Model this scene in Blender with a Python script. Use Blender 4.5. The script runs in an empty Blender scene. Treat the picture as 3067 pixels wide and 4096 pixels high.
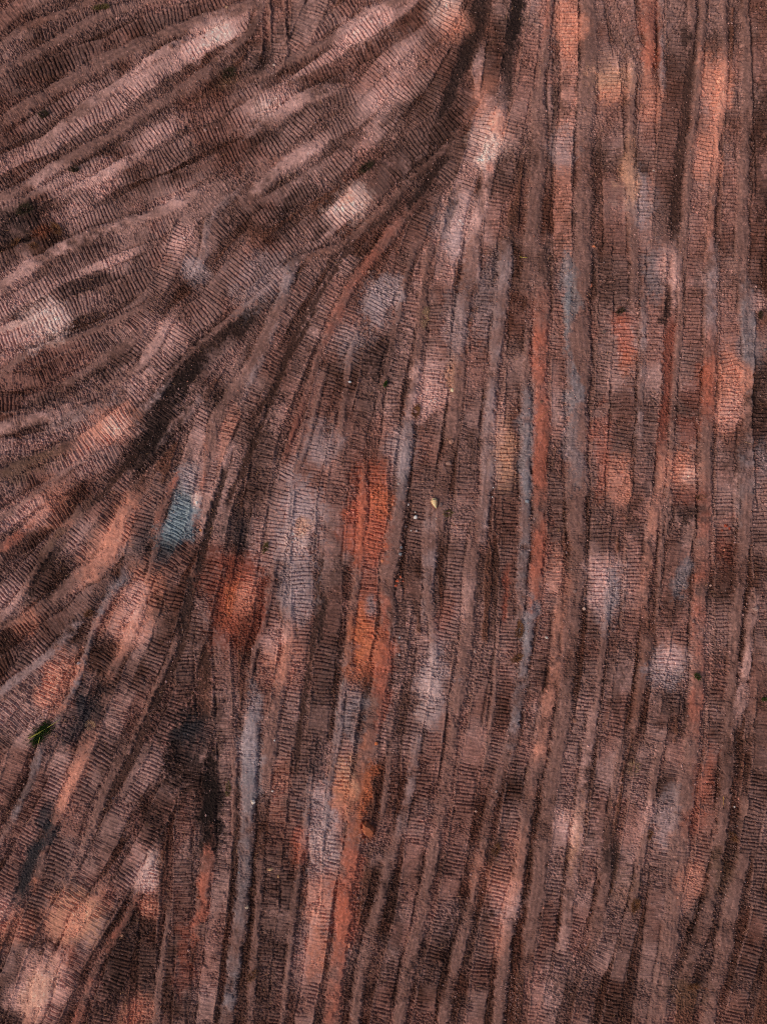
import bpy, bmesh, math, random
import numpy as np
from mathutils import Vector, Matrix

# ------------------------------------------------------------------ camera, sky, sun, exposure
SC = bpy.context.scene
COL = SC.collection
U = 1.852 / 75.0                       # metres per unit of the site plan (1656 x 2212 units)
PW, PH = 1656, 2212


def wx(px): return (px - PW / 2) * U
def wy(py): return (PH / 2 - py) * U


CAM_H = 42.0
cam_data = bpy.data.cameras.new("camera")
cam = bpy.data.objects.new("camera", cam_data)
COL.objects.link(cam)
cam.location = (0, 0, CAM_H)
cam_data.sensor_fit = 'VERTICAL'
cam_data.angle_y = 2 * math.atan(PH * U / 2 / CAM_H)
cam_data.clip_end = 2000
SC.camera = cam

SUN_FROM = Vector((-0.75, -0.55, 0.74)).normalized()
world = bpy.data.worlds.new("World")
SC.world = world
world.use_nodes = True
wn = world.node_tree.nodes
bg = wn["Background"]
sky = wn.new("ShaderNodeTexSky")
sky.sky_type = 'NISHITA'
sky.sun_disc = False
sky.sun_elevation = math.asin(SUN_FROM.z)
sky.sun_rotation = math.atan2(SUN_FROM.x, SUN_FROM.y)
sky.dust_density = 4.0
world.node_tree.links.new(sky.outputs[0], bg.inputs[0])
bg.inputs[1].default_value = 0.095
sun_data = bpy.data.lights.new("sun", 'SUN')
sun_data.energy = 1.15
sun_data.angle = math.radians(24)
sun_data.color = (1.0, 0.93, 0.86)
sun = bpy.data.objects.new("sun", sun_data)
COL.objects.link(sun)
sun.location = (-20, -15, 30)
sun.rotation_euler = (-SUN_FROM).to_track_quat('-Z', 'Y').to_euler()
SC.view_settings.view_transform = 'Standard'
SC.view_settings.look = 'None'
SC.view_settings.exposure = -0.04
SC.view_settings.gamma = 1.0
SC.cycles.use_denoising = False
SC.cycles.filter_width = 1.1
SC.cycles.max_bounces = 4

# ------------------------------------------------------------------ soil colours
KREF = 0.62


def lin(c):
    c = np.asarray(c, float) / 255
    return np.where(c <= 0.04045, c / 12.92, ((c + 0.055) / 1.055) ** 2.4)


PAL = dict(m=(126, 95, 89), p=(198, 152, 144), w=(210, 172, 162), o=(192, 126, 106), r=(164, 88, 68),
           R=(116, 58, 45), O=(172, 96, 66), t=(182, 132, 108), g=(154, 131, 131), b=(122, 114, 118),
           B=(114, 124, 130), d=(56, 36, 30), k=(32, 23, 21), K=(48, 46, 49), n=(108, 70, 58), y=(92, 68, 52))
PAL = {a: lin(c) / KREF * np.array([1.0, .985, .94]) for a, c in PAL.items()}

# ------------------------------------------------------------------ the site plan: crawler tracks (T), loose windrows (S), sunk bare strips (D)
STROKES = """
T30n 0,47 36,18 72,0
T34 0,111 54,83 118,61 201,32 287,0
T42 0,194 90,154 179,118 251,90 341,43 430,22 484,0
T30 0,305 72,265 143,219 215,183
T34 0,387 72,341 143,305 222,258 287,215
T38p 40,335 108,308 179,258 244,230 294,186 359,143 430,100 484,68 524,47
T38 0,440 72,423 161,380 222,348 305,308 377,265 448,247 538,201
T45 0,509 90,470 179,427 251,380 341,351 412,312 502,273 594,233
T42 0,567 90,527 179,488 251,452 323,412 412,377 502,330 594,294
T36p 0,669 72,630 143,590 215,562 290,535
T40 136,574 215,538 323,499 387,470 416,445 466,409 538,362 594,323
T36d 60,690 143,630 197,612 269,583 341,551
T45 0,730 54,712 108,691 161,662 233,640 305,608
T40 0,784 72,773 143,741 215,712 287,673 341,630 369,601 387,562
T40 0,827 72,816 143,784 215,755 269,719 312,683
T42 0,870 72,870 126,856 197,827 251,791 280,755
T40 0,915 60,905 130,885 180,862
T40 0,963 72,963 143,935 187,913
T36 0,1060 54,1039 126,1010 172,985
T42 0,1128 54,1089 108,1060 179,1017 233,988 287,953 334,899
T50o 161,978 215,942 269,899 305,870
T28 554,-10 551,100
T28 645,-10 640,60
T30 680,70 760,10
T45p 520,250 600,205 676,158 712,129 741,100 773,72 813,43 863,18 890,-5
T40 569,215 630,194 683,172 741,143 770,118 827,90 899,36 930,0
T42 569,326 612,298 658,255 698,222 770,200 838,129 881,97 935,65 963,29 980,-10
T42 576,384 648,334 701,287 741,265 791,230 820,201 863,161 913,118
T46 576,448 648,405 719,359 762,323 798,294 838,251 874,201 909,172 963,118
T44 300,700 330,660 369,610 412,570 466,500 540,440
T45p 560,610 620,560 690,500 740,455 790,410
T46 420,690 480,640 540,590 600,545 650,505
T40 459,430 412,466 387,513 369,574 345,620
T60 305,827 341,784 377,741 402,701 448,666 484,619 531,562
T50n 394,838 448,773 484,727 520,694 574,630
T48d 179,1096 233,1049 287,992 323,953 344,917 380,870
T40d 0,1205 72,1162 118,1123 172,1087
T40 80,1260 100,1230 136,1188 179,1145 215,1102 250,1060
T40 154,1230 190,1184 230,1130
T40 233,1206 273,1159 305,1112 335,1070
T36 405,1006 423,953 441,906
T36o 470,1000 484,953 502,899
T40K 285,1215 298,1170 312,1120
T36 0,1290 40,1250 90,1200
T36d 0,1385 36,1360 90,1320
T42 0,1440 54,1410 90,1378 118,1353 158,1327 201,1281 244,1252 269,1234
T40 0,1493 36,1460 72,1410
T40 0,1545 40,1500 90,1450
T55 230,1420 251,1385 273,1331 294,1295 312,1249 330,1220
T42 136,1421 118,1457 97,1503 79,1546 50,1600 20,1650
T40 0,1610 22,1582 54,1546
T44K 172,1482 151,1546 126,1600 100,1640
T46 348,1281 326,1338 305,1385 280,1439 251,1493 222,1546 197,1589 170,1640
T44 222,1618 251,1546 280,1475 310,1410
T42 380,1281 359,1349 341,1403 310,1470
T40 36,1640 15,1700 0,1730
T46 222,1629 201,1672 179,1718 158,1772 140,1822 118,1876 97,1923 75,1977 54,2030 36,2084 0,2160
T48 129,1654 100,1718 82,1772 54,1822 36,1869 0,1940
T36 72,1708 36,1779 0,1833
T45B 355,1190 368,1150 380,1128 398,1071 416,1017
T42 427,1130 436,1080 445,1020
T44 509,988 538,917 559,856 588,791
T44 490,1060 505,1000
T40 559,1006 581,917
T36 458,1220 477,1116 495,1060
T36 538,1241 549,1188 563,1098 575,1010
T44 555,1060 569,970 594,899 622,827 658,737 690,665 741,576
T36 547,845 576,755 612,683 658,612
T46d 741,863 762,791 791,712 827,630 850,590
T45 653,975 665,953 683,899 701,827 727,755 750,700
T50 590,1190 600,1130 614,1060 640,1000
T58 651,1188 655,1110 660,1040 672,985
T42d 755,1006 773,935 791,863 805,773 820,737
T40 706,1080 722,1000 738,930
T36 834,988 845,899 848,845 863,773 884,683 892,630 900,590
T45d 874,574 892,520 917,459 935,405 970,359 988,305 1006,258
T50 902,1132 913,1024 927,935 938,863 945,791 949,683 953,594 962,560
T45p 960,592 970,538 988,448 1017,359 1039,287 1049,222 1042,143
T36 1057,592 1064,448 1085,359 1100,287
T36 1060,170 1067,118 1078,36 1082,-10
T36 1083,395 1109,287 1134,179 1159,36 1164,-10
T36d 917,237 953,172 999,90 1017,36 1035,-10
T38o 1216,592 1216,323 1227,215 1229,0
T30 1178,100 1183,200 1181,300 1176,420 1160,540
T40 1285,0 1295,72 1308,130
T46 1327,560 1327,466 1324,359 1320,251 1313,161
T40 1349,0 1367,90 1395,143 1410,215
T40 1385,592 1388,538 1396,430 1396,323 1399,215
T46d 1415,600 1428,538 1439,359 1449,251 1458,143 1462,0
T38 1503,574 1507,466 1514,359 1528,251 1539,126 1546,18 1548,-10
T30 1571,560 1571,502 1575,395 1578,269 1580,179
T30 1640,0 1648,60
T40 1628,640 1632,500 1640,440
T40 1049,576 1049,648 1035,737 1028,827 1021,899 1010,970 1006,1078 1000,1120
T40 1085,1114 1092,1006 1092,935 1107,863 1114,791
T36 1125,560 1125,592 1116,719 1112,809 1110,880
T32 1213,594 1209,719 1205,827 1205,899 1198,1006 1200,1132
T36 1310,600 1310,612 1306,791 1299,899 1295,1006 1292,1132
T52 1349,576 1353,719 1345,827 1345,899 1335,1006 1335,1100
T40 1415,576 1414,719 1410,809 1403,899 1392,1006 1381,1132
T46 1503,576 1500,719 1489,809 1485,899 1478,988 1478,1114
T46 1575,600 1575,755 1582,809 1578,899 1571,970 1568,1078 1564,1170
T40r 816,1030 816,1116 798,1206 795,1295 784,1385 770,1446
T40R 762,1010 759,1080 755,1170
T46 658,1080 651,1188 651,1295 644,1403 633,1475 619,1582 608,1672
T44 590,1300 580,1380 570,1460 560,1530
T46d 730,1050 723,1116 716,1223 716,1331 701,1421 694,1510 683,1618 676,1680
T36 870,1313 859,1403 845,1493 823,1600
T40 902,1134 892,1206 890,1270
T44 995,1134 985,1241 978,1313 960,1403 949,1475 935,1582 927,1654
T38 917,1403 909,1475 899,1546 884,1618
T40 1090,1140 1100,1223 1092,1331 1089,1403 1074,1457 1057,1582 1042,1654
T30 1049,1439 1035,1510 1020,1600
T42 1105,1116 1098,1295 1098,1403 1084,1546 1070,1640
T36 1198,1116 1198,1206 1191,1295 1177,1385 1159,1475 1145,1582 1123,1654 1109,1708 1094,1797 1084,1905 1076,2013
T42 1295,1130 1292,1223 1288,1331 1284,1403 1277,1475 1263,1546 1248,1640
T26 1331,1259 1324,1403 1320,1475 1310,1546 1302,1640
T38 1378,1100 1374,1116 1370,1259 1360,1367 1349,1439 1342,1510 1325,1600
T46 1478,1080 1476,1140 1452,1259 1442,1367 1439,1439 1424,1528 1414,1600 1392,1654
T40 1480,1259 1470,1367 1462,1439 1450,1520
T40 1564,1150 1564,1295 1564,1403 1553,1510 1546,1618 1532,1690
T40 1650,1350 1640,1450 1630,1560
T40 1645,1180 1648,1260
T34 766,1493 755,1546 744,1620 737,1654
T40 737,1654 730,1744 716,1851 698,1941 687,2031 676,2102 658,2192
T44 608,1690 601,1797 590,1887 580,1977 569,2084 558,2192
T36 648,1640 637,1779 626,1887 619,1977 608,2066 594,2192
T30 695,1650 690,1690 683,1797 680,1887 676,1941
T30 848,1640 848,1672 838,1761 823,1833
T40 915,1654 909,1690 899,1779 892,1851 881,1941 866,2013 845,2084 827,2174
T44 1015,1640 1010,1672 996,1779 981,1869 967,1959 953,2031 927,2120 917,2192
T42 1119,1660 1114,1690 1103,1779 1078,1905 1057,1995 1042,2084 1028,2192
T36 1233,1620 1227,1654 1216,1761 1202,1869 1191,1941 1184,2013 1170,2084 1159,2205
T40 1312,1640 1306,1672 1292,1761 1277,1869 1259,1941 1241,2013 1223,2066 1195,2156 1180,2205
T40 1392,1654 1374,1761 1360,1833 1345,1923 1327,1977 1310,2049 1277,2120 1256,2206
T42 1455,1650 1449,1690 1439,1779 1428,1833 1421,1923 1414,1995 1406,2066 1392,2156 1386,2205
T34 1352,2040 1342,2084 1327,2156 1318,2205
T36n 1532,1690 1521,1833 1492,1941
T45 1648,1960 1640,2000 1607,2120 1593,2180
T30 1650,1780 1640,1900
T48 287,1708 255,1761 230,1815 201,1866 183,1894 154,1941 118,1995 90,2048 65,2120 40,2200
T44 323,1636 301,1690 270,1740
T44 352,1744 330,1790 312,1829 291,1866 265,1905 244,1941 222,1977 204,2002 183,2038 158,2084 136,2131 108,2192
T44 222,1969 204,2002 183,2038 158,2084 136,2131 108,2192
T44d 269,2041 251,2102 230,2156 215,2205
T44n 380,1539 359,1582 335,1640
T40 423,1640 440,1580 463,1503
T44 405,1600 398,1640 380,1683 355,1730
T40 325,1900 322,1975 319,2013 316,2120 312,2205
T40 412,1690 409,1708 398,1779 395,1851 393,1941 391,2030 389,2120 384,2206
T26 364,2084 357,2206
T38 488,1654 486,1761 481,1851 473,1941 463,2030 452,2120 441,2206
T28g 540,1590 538,1660 534,1720
D24k 1119,-10 1110,60 1098,140 1092,215
D22d 1050,-10 1042,54 1017,118 988,172 963,222
D14d 1037,400 1034,440 1031,475
D20d 981,425 972,465 963,505
D10d 551,899 594,834 630,762 683,665
D20d 545,745 513,798 480,863
D26R 1449,700 1444,827 1435,899 1428,970 1424,1000
D24d 1498,70 1494,130 1482,251 1467,359 1457,466 1464,556
D12d 694,1200 683,1331 669,1439 651,1546 640,1654
D16k 700,1300 690,1380
D30n 441,1400 441,1485 434,1557
D30k 456,1660 448,1761 440,1833
D10d 512,1690 510,1790 504,1860
D14d 434,1231 412,1313
D22k 111,1769 82,1826 61,1876 40,1941
D14R 1093,1240 1089,1330
D14k 791,1455 789,1500
D30d 1320,1820 1320,1885
D14d 1030,1220 1026,1290
D16d 1625,840 1622,960
D16d 250,1660 235,1720
D16d 425,770 400,800 375,830
D14d 868,410 845,450 800,490
D12d 934,360 910,410 885,455
T60d 999,222 963,262 917,298 874,334 827,380 798,405
T40d 380,1223 405,1184 430,1152
T42 455,1241 441,1295 427,1367 415,1400
T40d 398,1392 400,1457 403,1510 405,1560
T38d 477,1403 481,1475 484,1546 488,1618 490,1665
T44d 380,1545 359,1590 338,1640
S20n 0,100 47,61 150,22 190,5
S26 0,151 72,118 143,75 222,32 316,0
S40 0,265 90,208 179,158 269,111 359,72 466,36 525,14
S30p 97,305 179,237 251,186 323,129 359,108
S32 79,387 143,344 233,298 305,244 359,212 448,158
S20 0,459 72,420 120,395
S26p 180,396 230,372 270,350
S34p 0,620 54,581 143,531 230,495 323,466 400,430
S20p 430,160 480,120 528,80
S12 0,715 90,680
S12 0,809 72,755 143,734 215,709 305,666
S24 126,838 197,795 251,759 280,737
S26p 0,927 54,909 126,892
S28g 143,909 184,888 230,868
S14 251,820 305,788
S20p 312,777 341,734 352,712
S10 359,813 412,762 459,719 520,669 574,623
S26d 0,1024 72,992 143,963
S10 0,1120 36,1096 108,1042 161,1003
S26g 312,884 350,850
S18g 341,953 377,920 412,884
S22r 0,1185 22,1170 72,1127 97,1102
S22y 70,1250 86,1223 118,1166 154,1127 180,1098
S36o 179,1245 215,1223 244,1162 262,1119 287,1080
S24 0,1350 54,1335 126,1284 161,1249
S20o 0,1338 43,1292
S20g 0,1500 22,1480 90,1428 126,1392 154,1360
S16b 233,1295 212,1338 194,1385 176,1439 161,1482 133,1536
S22o 305,1310 283,1367 258,1421
S20n 158,1672 176,1618 201,1564 230,1510
S14r 340,1130 348,1100 377,1042 395,1006
S10 323,1234 337,1180 348,1127
S10r 448,935 445,1006 430,1078
S13p 484,1006 459,1078 445,1120
S12n 427,1216 405,1295 387,1367 366,1421 340,1490
S20n 330,1510 294,1589 265,1654
S16b 86,1620 68,1683 43,1736
S26o 187,1625 161,1683 140,1726
S18O 118,1779 97,1833 82,1887
S22 251,1654 222,1718 201,1779 179,1833 154,1880
S12 308,1636 273,1697
S36o 201,1948 169,1987 154,2023 136,2066
S38o 97,2109 79,2178 65,2215
S16p 323,1862 305,1894
S16r 287,1959 251,2020 215,2077 187,2149
S13 362,1995 352,2066 341,2156
S26r 452,1833 441,1923 430,1995
S8n 506,1636 506,1761
S30b 545,1560 538,1636 538,1726 531,1815 527,1905 517,1995 502,2102 491,2192
S36 594,-10 598,50 603,100
S22 838,7 784,32 719,83 648,118 558,161
S28p 698,194 648,215 605,247 569,265
S30p 569,395 610,360 660,325 690,305
S20g 440,545 448,484 470,455
S15n 960,323 917,359 863,412 791,484 737,527 648,560
S28g 630,575 594,683 565,755 540,813
S24 594,683 559,755 520,820 484,870 463,917 458,960
S24r 899,438 845,502 820,538 784,581 755,619 727,683
S13R 727,683 694,755 676,809 651,881 630,945
S26p 1078,251 1060,341 1049,412 1028,502 1021,592
S32 1017,558 1006,630 992,719 992,791 985,863 978,935 963,1006 945,1132
S14 1187,18 1173,143 1170,215
S30 1158,215 1165,300 1158,400 1150,500 1142,600
S36 1270,0 1273,108 1266,251 1263,395 1256,592
S26o 1399,-10 1403,90 1399,143
S14 1367,161 1363,287 1360,359
S26t 1360,340 1362,420 1363,490
S13 1365,490 1367,592
S10g 1428,0 1430,160
S16n 1495,-10 1495,50
S17 1520,30 1517,72 1500,251 1489,359 1482,466 1474,570
S16 1564,0 1564,161
S18o 1564,161 1553,269 1539,430 1532,538
S28 1614,-10 1614,251 1607,359 1603,502 1600,592
S28 1091,540 1083,648 1073,720
S26g 1092,576 1078,701 1064,809 1057,899 1053,1006 1046,1114
S10 1141,690 1137,827
S26b 1139,870 1139,930 1137,1006 1135,1132
S36 1170,560 1170,640
S34r 1170,690 1166,791 1170,899 1166,1006 1164,1132
S14b 1229,576 1227,683 1230,827
S42 1256,576 1252,683 1252,791 1248,899 1245,1006 1245,1132
S12 1371,540 1370,620
S14g 1390,660 1385,827 1381,920
S24p 1460,560 1460,630
S12 1471,640 1471,683 1460,791 1456,863 1449,970 1442,1132
S20o 1431,985 1430,1025
S28g 1539,558 1535,719
S30r 1534,770 1532,845 1525,917
S28 1525,900 1525,1006 1525,1114
S36b 1614,640 1614,683 1621,791 1621,899 1614,970 1607,1132
S12 881,583 863,665 841,773 827,827
S14 755,773 741,881 734,970
S10 694,827 673,917 651,988
S20n 920,576 909,701 895,827 881,881
S26b 884,900 874,988 870,1042 856,1132
S10 587,1259 569,1349 551,1403 540,1457
S26 619,1320 623,1403 605,1475 587,1564 576,1672
S18O 784,1050 784,1098 777,1188 770,1259 759,1331 752,1439
S35 859,1116 848,1188 834,1259 838,1331 827,1403 823,1475 805,1546 795,1654
S13g 741,1475 730,1582 719,1654
S28g 931,1100 927,1206 924,1295
S16 924,1295 934,1349 938,1403
S28 1031,1134 1017,1223 1013,1331 1006,1403 995,1475 981,1564 970,1654 953,1761 935,1851 920,1923 902,2013 884,2084 863,2192
S10 1071,1439 1067,1510 1053,1618
S25b 1134,1116 1130,1206 1128,1300
S25b 1145,1331 1134,1421 1119,1510 1109,1582 1091,1654
S30r 1166,1116 1162,1206 1155,1288
S30o 1213,1331 1206,1403 1198,1475 1184,1528 1170,1600 1159,1672
S34 1245,1116 1249,1223 1238,1331 1227,1439 1220,1510 1206,1618 1191,1690 1180,1779 1166,1869 1152,1977 1145,2049
S14 1317,1259 1306,1349 1299,1421 1292,1493 1277,1582
S26p 1277,1582 1266,1654 1252,1744 1245,1833 1231,1923 1220,2013
S26o 1414,1100 1408,1150 1398,1223 1390,1290
S8 1431,1116 1421,1331
S24n 1395,1385 1390,1439 1374,1546
S32r 1521,1100 1517,1223 1510,1331 1507,1439 1500,1546 1492,1640
S38 1489,1654 1467,1833 1457,1941 1449,2013 1431,2120 1421,2210
S28 1614,1100 1600,1241 1589,1367 1582,1475 1571,1672 1553,1833 1539,1923 1517,2013 1492,2084
S24p 1625,1331 1611,1439 1600,1510
S34 1614,1744 1611,1833 1593,1905 1575,1977 1557,2084 1539,2156 1530,2210
S28 1145,1690 1127,1833 1109,1941 1094,2031 1080,2156 1076,2210
S14 1338,1636 1320,1761
S30 1306,1870 1302,1930 1290,2000
S15 1421,1636 1403,1744 1388,1833 1374,1923 1360,1977
S16 562,1869 554,2013 544,2120 540,2200
S12 665,1744 648,1869 633,1977 623,2084 612,2192
S8 715,1654 703,1780
S34O 787,1636 770,1726 762,1815
S34r 762,1815 748,1905 741,1995 730,2066 719,2192
S10 841,1654 827,1744
S22g 895,1636 884,1708 866,1779 848,1840
S26 848,1840 827,1923 798,2031 777,2120 768,2200
S24 1078,1672 1057,1761 1039,1851 1024,1923 1010,1995 988,2066 967,2156
S10n 366,1421 345,1470
D14k 1045,0 1025,80 985,170 950,245
D14k 560,660 500,705 440,760 385,820 340,880
D12d 330,930 290,985 240,1045 200,1090
D14k 130,1185 90,1235 60,1290 40,1320
D12k 487,1010 470,1070 452,1130 438,1190 425,1250
D12d 600,820 560,930 525,1010 495,1080
D13d 400,1380 370,1450 330,1530 290,1620 240,1720
D12d 760,520 700,620 650,700 610,790
D26k 1038,-5 1020,60 992,150 965,225
D30k 540,690 490,735 440,780 400,825
D24k 360,905 330,960 300,990
D22k 455,1640 450,1720 445,1800
D18k 960,345 925,390 885,440
T30 600,-10 603,90
T44 690,-10 655,70
T40 1650,1560 1640,1700 1622,1800
T36 1648,780 1642,900 1648,1000
T40 1640,60 1646,200 1650,330
D16k 415,1240 405,1300 390,1370
"""

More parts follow.
